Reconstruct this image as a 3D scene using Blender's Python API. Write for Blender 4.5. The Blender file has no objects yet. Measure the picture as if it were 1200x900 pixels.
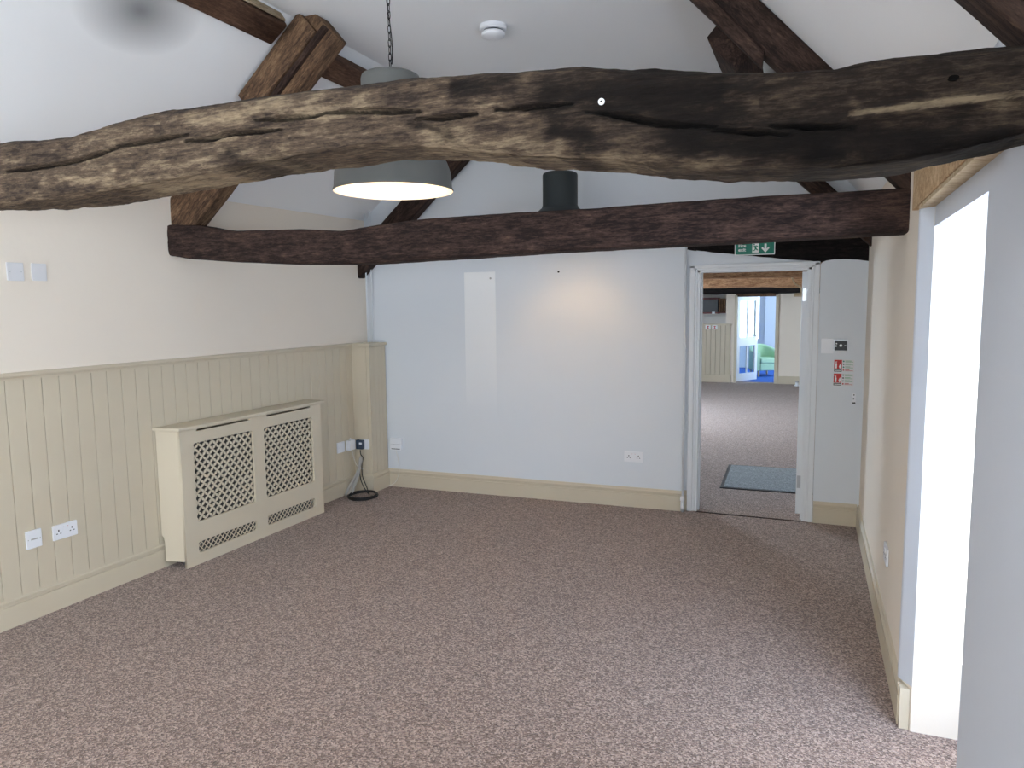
import bpy, bmesh, math, random
import numpy as np
from mathutils import Vector, Matrix, noise

random.seed(7)
SC = bpy.context.scene
COL = SC.collection
PI = math.pi

# ------------------------------------------------------------------ camera
cam_d = bpy.data.cameras.new('camera'); cam = bpy.data.objects.new('camera', cam_d); COL.objects.link(cam)
cam_d.sensor_width = 36.0; cam_d.lens = 36.0 * 870 / 1200; cam_d.clip_start = 0.02; cam_d.clip_end = 200
cr_, cu_, cb_ = Vector((0.925, 0.380, -0.011)), Vector((-0.031, 0.104, 0.994)), Vector((0.379, -0.919, 0.107))
cb_.normalize(); cr_ = cu_.cross(cb_).normalized(); cu_ = cb_.cross(cr_)
cam.matrix_world = Matrix(((cr_.x, cu_.x, cb_.x, 0), (cr_.y, cu_.y, cb_.y, 0), (cr_.z, cu_.z, cb_.z, 1.7), (0, 0, 0, 1)))
SC.camera = cam

# ------------------------------------------------------------------ world, sun, daylight
w = bpy.data.worlds.new('sky'); SC.world = w; w.use_nodes = True
bg = w.node_tree.nodes['Background']; bg.inputs[0].default_value = (0.70, 0.85, 1.0, 1); bg.inputs[1].default_value = 2.6
sun_d = bpy.data.lights.new('sun', 'SUN'); sun_d.energy = 9.0; sun_d.angle = math.radians(0.6); sun_d.color = (1, 0.95, 0.88)
sun = bpy.data.objects.new('sun', sun_d); COL.objects.link(sun)
sd = Vector((-0.3676, 1.0, -0.224)).normalized()
sun.rotation_euler = sd.to_track_quat('-Z', 'Y').to_euler()

def area(name, loc, direction, sx, sy, power, color):
    d = bpy.data.lights.new(name, 'AREA'); d.shape = 'RECTANGLE'; d.size = sx; d.size_y = sy; d.energy = power; d.color = color
    o = bpy.data.objects.new(name, d); COL.objects.link(o); o.location = loc
    o.rotation_euler = Vector(direction).to_track_quat('-Z', 'Z').to_euler(); return o
SKYC = (0.80, 0.90, 1.0)
area('fill_south', (-2.95, -2.72, 1.45), (0, 1, 1.0), 1.5, 1.3, 58, (0.86, 0.93, 1.0))  # both south lamps are added fill from behind the camera
area('fill_south', (-0.75, -2.72, 1.45), (0, 1, 1.0), 1.3, 1.3, 44, (0.86, 0.93, 1.0))
area('fill_east', (0.97, -1.2, 1.5), (-1, 0.5, 0.6), 1.2, 1.2, 205, (0.86, 0.93, 1.0))  # added fill for the left wall and ceiling, from an unseen opening
area('daylight_garden_door', (1.0, 2.45, 1.3), (-1, 0.1, 0), 1.2, 1.5, 14, (0.72, 0.84, 1.0))
area('daylight_garden_door', (0.93, 2.02, 1.25), (-0.75, 0.9, -0.12), 0.3, 1.4, 27, (0.60, 0.74, 1.0))
area('daylight_far_room', (-4.1, 10.9, 1.35), (1, 0.1, -0.35), 2.2, 1.1, 330, (0.68, 0.83, 1.0))
area('daylight_blue_room', (1.45, 17.8, 1.3), (-1, 0, -0.1), 1.8, 1.1, 85, (0.62, 0.82, 1.0))

SC.view_settings.view_transform = 'Standard'; SC.view_settings.look = 'None'
SC.view_settings.exposure = 0.33; SC.view_settings.gamma = 1.0; SC.view_settings.use_curve_mapping = False

# ------------------------------------------------------------------ materials
def s2l(c):
    return tuple(((v / 255) / 12.92 if v / 255 <= 0.04045 else ((v / 255 + 0.055) / 1.055) ** 2.4) for v in c)
def mat(name, rgb, rough=0.6, metal=0.0, spec=0.4, noise_amt=0.0, noise_scale=8, bump=0.0, bump_scale=60, emit=None, estr=0):
    m = bpy.data.materials.new(name); m.use_nodes = True; nt = m.node_tree; b = nt.nodes['Principled BSDF']
    c = s2l(rgb); b.inputs['Base Color'].default_value = (*c, 1)
    b.inputs['Roughness'].default_value = rough; b.inputs['Metallic'].default_value = metal
    b.inputs['Specular IOR Level'].default_value = spec
    tc = nt.nodes.new('ShaderNodeTexCoord')
    if noise_amt:
        n = nt.nodes.new('ShaderNodeTexNoise'); n.inputs['Scale'].default_value = noise_scale; n.inputs['Detail'].default_value = 4
        nt.links.new(tc.outputs['Object'], n.inputs['Vector'])
        r = nt.nodes.new('ShaderNodeValToRGB'); r.color_ramp.elements[0].position = 0.3; r.color_ramp.elements[1].position = 0.7
        r.color_ramp.elements[0].color = tuple(v * (1 - noise_amt) for v in c) + (1,)
        r.color_ramp.elements[1].color = tuple(min(1, v * (1 + noise_amt)) for v in c) + (1,)
        nt.links.new(n.outputs['Fac'], r.inputs[0]); nt.links.new(r.outputs[0], b.inputs['Base Color'])
    if bump:
        n2 = nt.nodes.new('ShaderNodeTexNoise'); n2.inputs['Scale'].default_value = bump_scale; n2.inputs['Detail'].default_value = 5
        nt.links.new(tc.outputs['Object'], n2.inputs['Vector'])
        bp = nt.nodes.new('ShaderNodeBump'); bp.inputs['Strength'].default_value = bump; bp.inputs['Distance'].default_value = 0.01
        nt.links.new(n2.outputs['Fac'], bp.inputs['Height']); nt.links.new(bp.outputs[0], b.inputs['Normal'])
    if emit:
        b.inputs['Emission Color'].default_value = (*s2l(emit), 1); b.inputs['Emission Strength'].default_value = estr
    return m

M = {}
M['cream_wall'] = mat('cream_wall_paint', (236, 226, 212), 0.85, noise_amt=0.012, noise_scale=1.5, bump=0.12, bump_scale=22)
M['white_wall'] = mat('white_wall_paint', (222, 227, 232), 0.8, noise_amt=0.012, noise_scale=1.2, bump=0.12, bump_scale=14)
M['patch_white'] = mat('patch_white_fade', (240, 241, 241), 0.75)
M['sage'] = mat('sage_cream_gloss', (206, 195, 173), 0.42, noise_amt=0.02, noise_scale=3)
M['cover'] = mat('cover_cream_satin', (214, 203, 181), 0.45)
M['gloss_white'] = mat('white_gloss_wood', (226, 229, 232), 0.35)
M['edge_shade'] = mat('sky_shaded_white', (204, 209, 217), 0.4)  # white strip, its skylit shade put into the cool grey
M['plastic'] = mat('white_plastic', (236, 238, 242), 0.3)
M['plate_grey'] = mat('pale_grey_plate', (222, 222, 224), 0.4)
M['dark_hole'] = mat('socket_slot', (30, 30, 32), 0.6)
M['knot'] = mat('knot_black', (9, 7, 6), 0.9, spec=0.1)
M['black'] = mat('black_plastic', (22, 22, 25), 0.35)
M['chrome'] = mat('brushed_metal', (190, 192, 195), 0.3, metal=0.9)
M['brass'] = mat('aged_brass', (170, 140, 80), 0.4, metal=0.7)
M['lamp_grey'] = mat('lamp_grey_enamel', (90, 91, 89), 0.5)
M['lamp_dark'] = mat('lamp_dark_enamel', (52, 58, 60), 0.5)
M['lamp_inside'] = mat('lamp_white_enamel', (250, 248, 240), 0.5)
M['bulb'] = mat('glowing_bulb', (255, 240, 215), 0.3, emit=(255, 208, 150), estr=85)
M['chain'] = mat('black_iron', (20, 20, 22), 0.5, metal=0.5)
M['radiator'] = mat('radiator_shaded_white', (84, 84, 80), 0.5)  # white radiator, darkened to paint in the shade inside the cover
M['red'] = mat('sign_red', (190, 40, 38), 0.5)
M['green'] = mat('sign_green', (16, 124, 104), 0.45)
M['sign_green_light'] = mat('sign_text_green', (110, 170, 130), 0.5)
M['sign_white'] = mat('sign_white', (240, 244, 243), 0.45)
M['cable_grey'] = mat('grey_cable', (178, 176, 172), 0.6)
M['cable_white'] = mat('white_cable', (220, 218, 210), 0.5)
M['cable_black'] = mat('black_cable', (24, 24, 26), 0.45)
M['mint'] = mat('mint_upholstery', (176, 212, 178), 0.7)
M['light_wood'] = mat('chair_leg_wood', (205, 180, 130), 0.5)
M['blue_carpet'] = mat('blue_carpet', (38, 92, 178), 0.95, noise_amt=0.15, noise_scale=60)
M['blue_plug'] = mat('blue_grey_adapter', (52, 66, 84), 0.45)
M['concrete'] = mat('pale_paving', (180, 176, 168), 0.9, noise_amt=0.08, noise_scale=3)
M['brick_red'] = mat('dark_red_lacquer', (92, 30, 26), 0.5)

def carpet(name, a, b_, c_, scale=150):
    m = bpy.data.materials.new(name); m.use_nodes = True; nt = m.node_tree; b = nt.nodes['Principled BSDF']
    b.inputs['Roughness'].default_value = 0.95; b.inputs['Specular IOR Level'].default_value = 0.15
    b.inputs['Sheen Weight'].default_value = 0.25; b.inputs['Sheen Roughness'].default_value = 0.5
    tc = nt.nodes.new('ShaderNodeTexCoord')
    v = nt.nodes.new('ShaderNodeTexVoronoi'); v.inputs['Scale'].default_value = scale
    nt.links.new(tc.outputs['Object'], v.inputs['Vector'])
    sep = nt.nodes.new('ShaderNodeSeparateColor'); nt.links.new(v.outputs['Color'], sep.inputs[0])
    r = nt.nodes.new('ShaderNodeValToRGB'); e = r.color_ramp.elements
    e[0].position = 0.0; e[0].color = (*s2l(a), 1); e[1].position = 1.0; e[1].color = (*s2l(c_), 1)
    k = e.new(0.5); k.color = (*s2l(b_), 1)
    nt.links.new(sep.outputs[0], r.inputs[0])
    n = nt.nodes.new('ShaderNodeTexNoise'); n.inputs['Scale'].default_value = 26; n.inputs['Detail'].default_value = 5; n.inputs['Roughness'].default_value = 0.75
    nt.links.new(tc.outputs['Object'], n.inputs['Vector'])
    mx = nt.nodes.new('ShaderNodeMix'); mx.data_type = 'RGBA'; mx.blend_type = 'OVERLAY'; mx.inputs['Factor'].default_value = 0.55
    nt.links.new(r.outputs[0], mx.inputs['A']); nt.links.new(n.outputs['Fac'], mx.inputs['B'])
    nt.links.new(mx.outputs['Result'], b.inputs['Base Color'])
    bp = nt.nodes.new('ShaderNodeBump'); bp.inputs['Strength'].default_value = 0.7; bp.inputs['Distance'].default_value = 0.006
    nt.links.new(v.outputs['Distance'], bp.inputs['Height']); nt.links.new(bp.outputs[0], b.inputs['Normal'])
    return m
M['carpet'] = carpet('brown_fleck_carpet', (92, 74, 68), (138, 117, 108), (190, 168, 156))
M['mat'] = carpet('grey_ribbed_mat', (98, 106, 110), (124, 133, 138), (150, 160, 166), 120)

def old_wood(name, dark, mid, tan, amount=0.0, bump=0.6, use_attr=False, stretch=(1.6, 14, 14), rough=0.8):
    m = bpy.data.materials.new(name); m.use_nodes = True; nt = m.node_tree; b = nt.nodes['Principled BSDF']
    b.inputs['Roughness'].default_value = rough; b.inputs['Specular IOR Level'].default_value = 0.2
    tc = nt.nodes.new('ShaderNodeTexCoord')
    def MP(sc):
        mp = nt.nodes.new('ShaderNodeMapping'); mp.inputs['Scale'].default_value = sc
        nt.links.new(tc.outputs['Object'], mp.inputs['Vector']); return mp
    m1, m2 = MP(stretch), MP((stretch[0] * 2.2, stretch[1] * .7, stretch[2] * .7))
    def N(scale, det, rgh=0.6, src=m1, dist=0.2):
        n = nt.nodes.new('ShaderNodeTexNoise'); n.inputs['Scale'].default_value = scale; n.inputs['Detail'].default_value = det
        n.inputs['Roughness'].default_value = rgh; n.inputs['Distortion'].default_value = dist
        nt.links.new(src.outputs[0], n.inputs['Vector']); return n.outputs['Fac']
    def MA(a_, k, c_):
        q = nt.nodes.new('ShaderNodeMath'); q.operation = 'MULTIPLY_ADD'; q.inputs[1].default_value = k
        nt.links.new(a_, q.inputs[0])
        if isinstance(c_, (int, float)): q.inputs[2].default_value = c_
        else: nt.links.new(c_, q.inputs[2])
        return q.outputs[0]
    grain = N(5.0, 9, 0.75); streak = N(15, 6, 0.7); blotch = N(1.3, 7, 0.72, m2, .6); speck = N(9, 6, 0.75, m2)
    v = MA(grain, .34, MA(blotch, .30, MA(speck, .22, MA(streak, .14, 0.0))))
    v = MA(v, 3.3, -1.15 + amount)          # stretch the contrast about 0.5
    if use_attr:
        at = nt.nodes.new('ShaderNodeAttribute'); at.attribute_name = 'wear'; v = MA(at.outputs['Fac'], .26, v)
    ramp = nt.nodes.new('ShaderNodeValToRGB'); e = ramp.color_ramp.elements
    dk = s2l(dark); e[0].position = 0.12; e[0].color = (dk[0] * .55, dk[1] * .55, dk[2] * .6, 1); e[1].position = 0.98; e[1].color = (*s2l(tan), 1)
    k = e.new(.36); k.color = (*dk, 1); k = e.new(.60); k.color = (*s2l(mid), 1)
    nt.links.new(v, ramp.inputs[0]); out = ramp.outputs[0]
    if use_attr:
        a2 = nt.nodes.new('ShaderNodeAttribute'); a2.attribute_name = 'tone'
        mm = nt.nodes.new('ShaderNodeMix'); mm.data_type = 'RGBA'; mm.blend_type = 'MULTIPLY'; mm.inputs['Factor'].default_value = 1
        nt.links.new(out, mm.inputs['A']); nt.links.new(a2.outputs['Fac'], mm.inputs['B']); out = mm.outputs['Result']
    nt.links.new(out, b.inputs['Base Color'])
    bp = nt.nodes.new('ShaderNodeBump'); bp.inputs['Strength'].default_value = bump; bp.inputs['Distance'].default_value = 0.008
    nt.links.new(MA(grain, 1.0, MA(streak, .7, speck)), bp.inputs['Height']); nt.links.new(bp.outputs[0], b.inputs['Normal'])
    return m
M['beam_old'] = old_wood('weathered_oak_beam', (54, 44, 38), (96, 81, 67), (166, 147, 120), -0.06, 1.0, True)
M['beam_dark'] = old_wood('dark_oak_beam', (42, 32, 30), (76, 58, 51), (120, 98, 84), -0.06, 0.6)
M['rafter'] = old_wood('dark_oak_rafter', (44, 33, 29), (72, 55, 47), (108, 86, 70), -0.06, 0.5)
M['rafter_brown'] = old_wood('brown_oak_rafter', (74, 56, 44), (118, 92, 70), (165, 136, 104), 0.0, 0.5)
M['purlin'] = old_wood('brown_purlin', (78, 56, 44), (104, 78, 62), (135, 108, 88), -0.06, 0.3)
M['sawn'] = old_wood('pale_sawn_pine', (172, 142, 108), (204, 176, 140), (224, 202, 170), 0.0, 0.2)
M['pale_edge'] = old_wood('pale_timber_edge', (170, 150, 120), (196, 178, 150), (214, 200, 176), 0.0, 0.2)
M['far_beam'] = old_wood('orange_brown_beam', (140, 104, 76), (188, 148, 112), (212, 178, 142), 0.0, 0.5)
M['black_beam'] = old_wood('black_lintel', (16, 13, 13), (36, 28, 27), (70, 60, 56), -0.1, 0.7)

# ceiling plaster with one soft shadow painted into its colour
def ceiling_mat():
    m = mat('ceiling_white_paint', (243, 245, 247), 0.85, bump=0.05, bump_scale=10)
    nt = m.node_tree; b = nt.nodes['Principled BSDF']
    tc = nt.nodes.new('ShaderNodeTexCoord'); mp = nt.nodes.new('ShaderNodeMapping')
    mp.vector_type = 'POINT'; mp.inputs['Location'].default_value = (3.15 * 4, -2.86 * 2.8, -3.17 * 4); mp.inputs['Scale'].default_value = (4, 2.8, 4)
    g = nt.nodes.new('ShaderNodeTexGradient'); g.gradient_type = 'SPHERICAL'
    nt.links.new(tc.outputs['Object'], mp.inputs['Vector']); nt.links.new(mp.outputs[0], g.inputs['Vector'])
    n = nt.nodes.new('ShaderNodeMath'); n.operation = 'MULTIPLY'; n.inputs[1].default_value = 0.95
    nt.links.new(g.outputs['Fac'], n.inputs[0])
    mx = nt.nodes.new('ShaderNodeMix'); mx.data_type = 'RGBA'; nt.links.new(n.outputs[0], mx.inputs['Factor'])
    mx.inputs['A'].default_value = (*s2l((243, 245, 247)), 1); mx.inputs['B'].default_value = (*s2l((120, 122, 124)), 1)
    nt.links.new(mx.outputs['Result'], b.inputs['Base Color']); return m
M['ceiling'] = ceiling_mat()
def glass_mat():
    m = bpy.data.materials.new('window_glass'); m.use_nodes = True; nt = m.node_tree
    for n in list(nt.nodes):
        if n.type == 'BSDF_PRINCIPLED': nt.nodes.remove(n)
    t = nt.nodes.new('ShaderNodeBsdfTransparent'); t.inputs[0].default_value = (0.93, 0.97, 0.98, 1)
    g = nt.nodes.new('ShaderNodeBsdfGlossy'); g.inputs['Roughness'].default_value = 0.03
    x = nt.nodes.new('ShaderNodeMixShader'); x.inputs[0].default_value = 0.07; nt.links.new(t.outputs[0], x.inputs[1]); nt.links.new(g.outputs[0], x.inputs[2])
    nt.links.new(x.outputs[0], [n for n in nt.nodes if n.type == 'OUTPUT_MATERIAL'][0].inputs[0]); return m
M['glass'] = glass_mat()

# ------------------------------------------------------------------ mesh helpers
def link_mesh(name, me, m, parent=None, smooth=False):
    me.materials.clear()
    for mm in (m if isinstance(m, (list, tuple)) else [m]): me.materials.append(M[mm])
    o = bpy.data.objects.new(name, me); COL.objects.link(o)
    if parent: o.parent = parent
    if smooth:
        for p in me.polygons: p.use_smooth = True
    return o
def fin(name, bm, m, parent=None, smooth=False, bevel=0.0, recalc=True):
    if recalc: bmesh.ops.recalc_face_normals(bm, faces=bm.faces[:])
    if bevel:
        es = [e for e in bm.edges if len(e.link_faces) == 2 and e.calc_face_angle(0) > 0.6]
        bmesh.ops.bevel(bm, geom=es, offset=bevel, segments=2, affect='EDGES', profile=0.6)
    me = bpy.data.meshes.new(name); bm.to_mesh(me); bm.free()
    return link_mesh(name, me, m, parent, smooth)
def BM(): return bmesh.new()
def box(bm, x0, x1, y0, y1, z0, z1):
    v = [bm.verts.new((x, y, z)) for x in (x0, x1) for y in (y0, y1) for z in (z0, z1)]
    for f in ((0, 1, 3, 2), (4, 6, 7, 5), (0, 4, 5, 1), (2, 3, 7, 6), (0, 2, 6, 4), (1, 5, 7, 3)): bm.faces.new([v[i] for i in f])
    return v
def prism(bm, pts, d, fn):
    """pts 2-D outline; fn(a, b, t) -> 3-D for t = d[0], d[1]"""
    A = [bm.verts.new(fn(a, b, d[0])) for a, b in pts]; B = [bm.verts.new(fn(a, b, d[1])) for a, b in pts]
    bm.faces.new(A); bm.faces.new(B[::-1]); n = len(pts)
    for i in range(n): bm.faces.new((A[i], B[i], B[(i + 1) % n], A[(i + 1) % n]))
XZ = lambda a, b, t: (a, t, b)      # outline in x-z, depth along y
YZ = lambda a, b, t: (t, a, b)      # outline in y-z, depth along x
XY = lambda a, b, t: (a, b, t)      # outline in x-y, height along z
def tube(bm, pts, r, seg=8, closed=False):
    pts = [Vector(p) for p in pts]; n = len(pts); rings = []; up = Vector((0.13, 0.21, 0.97))
    for i, p in enumerate(pts):
        if closed: t = pts[(i + 1) % n] - pts[i - 1]
        else: t = pts[min(i + 1, n - 1)] - pts[max(i - 1, 0)]
        t.normalize(); a = t.cross(up)
        if a.length < 0.1: a = t.cross(Vector((1, 0, 0)))
        a.normalize(); b = t.cross(a)
        rings.append([bm.verts.new(p + (a * math.cos(k * 2 * PI / seg) + b * math.sin(k * 2 * PI / seg)) * r) for k in range(seg)])
    for i in range(n if closed else n - 1):
        A, B = rings[i], rings[(i + 1) % n]
        for k in range(seg): bm.faces.new((A[k], A[(k + 1) % seg], B[(k + 1) % seg], B[k]))
    if not closed: bm.faces.new(rings[0][::-1]); bm.faces.new(rings[-1])
def smooth_path(pts, n=8):
    P = [Vector(p) for p in pts]; out = []
    for i in range(len(P) - 1):
        a, b, c, d = P[max(i - 1, 0)], P[i], P[i + 1], P[min(i + 2, len(P) - 1)]
        for k in range(n):
            t = k / n
            out.append(0.5 * ((2 * b) + (c - a) * t + (2 * a - 5 * b + 4 * c - d) * t * t + (3 * b - a - 3 * c + d) * t ** 3))
    out.append(P[-1]); return out
def lathe(bm, prof, seg=48, center=(0, 0, 0), close=False):
    rings = []; cx, cy, cz = center
    for r, z in prof:
        rings.append([bm.verts.new((cx + r * math.cos(k * 2 * PI / seg), cy + r * math.sin(k * 2 * PI / seg), cz + z)) for k in range(seg)] if r > 1e-5 else [bm.verts.new((cx, cy, cz + z))])
    for A, B in zip(rings, rings[1:]):
        for k in range(seg):
            a0, a1 = A[k % len(A)], A[(k + 1) % len(A)]; b0, b1 = B[k % len(B)], B[(k + 1) % len(B)]
            vs = []
            for v in (a0, a1, b1, b0):
                if v not in vs: vs.append(v)
            if len(vs) > 2: bm.faces.new(vs)
def rrect(x0, x1, z0, z1, r, n=4):
    p = []
    for cx, cz, a0 in ((x1 - r, z1 - r, 0), (x0 + r, z1 - r, PI / 2), (x0 + r, z0 + r, PI), (x1 - r, z0 + r, 1.5 * PI)):
        for k in range(n + 1):
            a = a0 + k * PI / 2 / n; p.append((cx + r * math.cos(a), cz + r * math.sin(a)))
    return p
def sheet_mesh(name, outer, holes, th):
    """flat sheet in local x-z, front at y = 0, back at y = th, with real holes"""
    cu = bpy.data.curves.new(name, 'CURVE'); cu.dimensions = '2D'; cu.fill_mode = 'BOTH'; cu.extrude = th / 2
    for lp in [outer] + holes:
        s = cu.splines.new('POLY'); s.points.add(len(lp) - 1); s.use_cyclic_u = True
        for i, (a, b) in enumerate(lp): s.points[i].co = (a, b, 0, 1)
    o = bpy.data.objects.new(name, cu); me = bpy.data.meshes.new_from_object(o)
    bpy.data.objects.remove(o); bpy.data.curves.remove(cu)
    me.transform(Matrix(((1, 0, 0, 0), (0, 0, -1, th / 2), (0, 1, 0, 0), (0, 0, 0, 1)))); return me
def text_mesh(name, body, size, th=0.0006, align='LEFT'):
    cu = bpy.data.curves.new(name, 'FONT'); cu.body = body; cu.size = size; cu.extrude = th / 2; cu.align_x = align; cu.space_line = 0.85; cu.offset = size * 0.02
    o = bpy.data.objects.new(name, cu); me = bpy.data.meshes.new_from_object(o)
    bpy.data.objects.remove(o); bpy.data.curves.remove(cu)
    me.transform(Matrix(((1, 0, 0, 0), (0, 0, -1, 0), (0, 1, 0, 0), (0, 0, 0, 1)))); return me
def tag(o, label=None, cat=None, group=None, kind=None):
    if label: o['label'] = label
    if cat: o['category'] = cat
    if group: o['group'] = group
    if kind: o['kind'] = kind
    return o
def struct(o, label=None, cat=None):
    return tag(o, label, cat, kind='structure')
def empty(name, loc=(0, 0, 0), rz=0.0):
    o = bpy.data.objects.new(name, None); COL.objects.link(o); o.location = loc; o.rotation_euler = (0, 0, rz); o.empty_display_size = 0.1
    return o

L = lambda y: -3.990 + 0.0164 * y          # left wall skirting line
B = lambda x: 6.022 + 0.0266 * x           # back wall skirting line
RW = lambda y: 0.3767 - 0.0114 * y         # right wall skirting line
AL, AB, AR = math.atan(0.0164), math.atan(0.0266), math.atan(0.0114)

# ------------------------------------------------------------------ the setting
bm = BM(); box(bm, -4.3, 0.86, -2.6, 6.20, -0.12, 0.0); box(bm, -4.3, 2.0, 6.20, 16.45, -0.12, 0.0)
fl = struct(fin('floor', bm, 'carpet'), 'brown flecked fitted carpet running on through the doorway', 'floor')
bm = BM(); box(bm, -3.6, 1.5, 16.45, 20.4, -0.12, 0.002)
struct(fin('floor', bm, 'blue_carpet'), 'bright blue carpet of the last room beyond the glazed door', 'floor')

# left wall: plaster above, boards below
bm = BM(); prism(bm, [(L(-2.6) - .018, -2.6), (L(6.2) - .018, 6.2), (L(6.2) - .35, 6.2), (L(-2.6) - .35, -2.6)], (-.1, 2.49), XY)
wl = struct(fin('wall_left', bm, 'cream_wall'), 'cream plastered wall above the boarded dado', 'wall')
# tongue and groove boards, one part each
pan = empty('trim_1', (L(0), 0, 0), -AL); struct(pan, 'sage cream tongue and groove boarding along the long wall', 'wall panelling')
def board_mesh(w_):
    bm = BM(); c = 0.0015; t = 0.012
    prof = [(0.0018, 0), (w_ - 0.0018, 0), (w_ - 0.0018, t - c), (w_ - 0.0035, t), (0.0035, t), (0.0018, t - c)]
    A = [bm.verts.new((-0.018 + d, y, 0.15)) for y, d in prof]; Bv = [bm.verts.new((-0.018 + d, y, 1.335)) for y, d in prof]
    bm.faces.new(A[::-1]); bm.faces.new(Bv)
    for i in range(6): bm.faces.new((A[i], A[(i + 1) % 6], Bv[(i + 1) % 6], Bv[i]))
    bmesh.ops.recalc_face_normals(bm, faces=bm.faces[:])
    me = bpy.data.meshes.new('board'); bm.to_mesh(me); bm.free(); me.materials.append(M['sage']); return me
bme = board_mesh(0.10)
y = 2.578 - 52 * 0.1
while y < 5.62:
    o = bpy.data.objects.new('board', bme); COL.objects.link(o); o.parent = pan; o.location = (0, y, 0); y += 0.1
# dado rail
def moulding(bm, prof, p0, p1, out):
    """prof: (offset out of wall, z); p0/p1 ends on the wall line; out: unit outward"""
    A = [bm.verts.new((p0[0] + out[0] * d, p0[1] + out[1] * d, z)) for d, z in prof]
    Bv = [bm.verts.new((p1[0] + out[0] * d, p1[1] + out[1] * d, z)) for d, z in prof]
    bm.faces.new(A); bm.faces.new(Bv[::-1]); n = len(prof)
    for i in range(n): bm.faces.new((A[i], Bv[i], Bv[(i + 1) % n], A[(i + 1) % n]))
RAIL = [(-.018, 1.326), (.002, 1.326), (.004, 1.338), (.012, 1.342), (.016, 1.350), (.016, 1.356), (.010, 1.364), (-.018, 1.366)]
SK = [(-.018, 0), (0, 0), (0, .118), (-.010, .120), (-.010, .130), (-.002, .134), (0, .138), (0, .149), (-.006, .155), (-.010, .166), (-.018, .170)]
bm = BM(); moulding(bm, RAIL, (L(-2.6), -2.6), (L(5.66), 5.66), (1, -0.0164))
struct(fin('trim_2', bm, 'sage'), 'sage cream dado rail capping the boarded dado', 'dado rail')
bm = BM()
moulding(bm, [(d + .0, z) for d, z in SK], (L(-2.6), -2.6), (L(3.60), 3.60), (1, -0.0164))
moulding(bm, SK, (L(4.99), 4.99), (L(5.66), 5.66), (1, -0.0164))
struct(fin('baseboard_left', bm, 'sage'), 'sage cream skirting under the boarded dado', 'skirting')

# boxed-in corner
bx = empty('trim_3', (-3.72, 5.66, 0), 0); struct(bx, 'boxed-in corner casing in sage cream with panelled faces', 'pipe casing')
bm = BM(); box(bm, -.19, 0, 0, .27, 0.0, 1.335); fin('casing', bm, 'sage', bx)
for a, b_ in ((.02, .075), (.078, .133), (.136, .191), (.194, .25)):
    bm = BM(); box(bm, 0, .006, a, b_, .18, 1.325); fin('board', bm, 'sage', bx, bevel=.0015)
bm = BM(); box(bm, -.02, .008, -.008, .016, .18, 1.33); fin('corner_bead', bm, 'sage', bx, bevel=.003)
bm = BM(); box(bm, -.15, -.03, -.005, 0, .18, 1.325); fin('board', bm, 'plate_grey' if 0 else 'sage', bx, bevel=.001)
bm = BM(); prism(bm, [(-.19, -.014), (.016, -.014), (.016, .275), (-.19, .275)], (1.336, 1.362), XY); fin('rail', bm, 'sage', bx, bevel=.004)
bm = BM(); moulding(bm, [(d + .018, z) for d, z in SK], (0, -.0172), (0, .262), (1, 0)); moulding(bm, [(d + .018, z) for d, z in SK], (-.19, 0), (.0165, 0), (0, -1))
fin('skirting', bm, 'sage', bx)
bm = BM(); tube(bm, [(-3.855, 5.86, 1.36), (-3.855, 5.86, 2.6)], .007); tube(bm, [(-3.822, 5.895, 1.36), (-3.822, 5.895, 2.6)], .006)
struct(fin('trim_4', bm, 'white_wall', smooth=True), 'pair of thin painted pipes rising from the boxed corner', 'pipe')

# back wall
def shear_back(o, about=0.0):
    for v in o.data.vertices: v.co.y += 0.0266 * (v.co.x - about)
    return o
wallface = 6.022 + 0.015
bm = BM(); prism(bm, [(-4.2, 0), (-0.987, 0), (-0.987, 2.20), (0.5, 2.20), (.5, 2.22), (-.56, 3.40), (-2.88, 3.40), (-4.2, 2.24)], (wallface, 6.20), XZ)
wb = shear_back(fin('wall_back', bm, 'white_wall')); struct(wb, 'white plastered end wall with the doorway in it', 'wall')
bm = BM(); box(bm, -.987, -.905, wallface + .035, 6.2, 0, 2.2); prism(bm, [(-.905, 1.975), (.0, 1.975), (.0, 1.99), (-.905, 2.106)], (wallface + .033, 6.2), XZ); box(bm, -.905, .0, 6.14, 6.2, 1.975, 2.2)
nb = shear_back(fin('wall_niche', bm, 'white_wall')); nb.name = 'wall_recess'; struct(nb, 'grey white plaster of the shallow recess around the door frame', 'wall')
bm = BM(); prism(bm, [(0.003, 0), (.45, 0), (.45, 1.97), (.33, 1.982), (.25, 1.995), (.17, 2.002), (.09, 2.002), (.04, 1.995), (.015, 1.985), (.003, 1.97)], (6.043, 6.2), XZ)
pr_ = fin('wall_panel', bm, 'white_wall'); pr_.name = 'wall_beside_door'; struct(pr_, 'narrow white wall panel with curved top right of the doorway', 'wall')
# skirting back
bm = BM(); moulding(bm, SK, (-3.72, B(-3.72)), (-.989, B(-.989)), (0.0266, -1))
moulding(bm, [(d - .037, z) for d, z in SK], (-.985, B(-.985)), (-.955, B(-.955)), (0, -1))
moulding(bm, SK, (.006, 6.028), (.312, 6.028), (0, -1))
struct(fin('baseboard_back', bm, 'sage'), 'sage cream skirting along the end wall', 'skirting')
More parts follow.
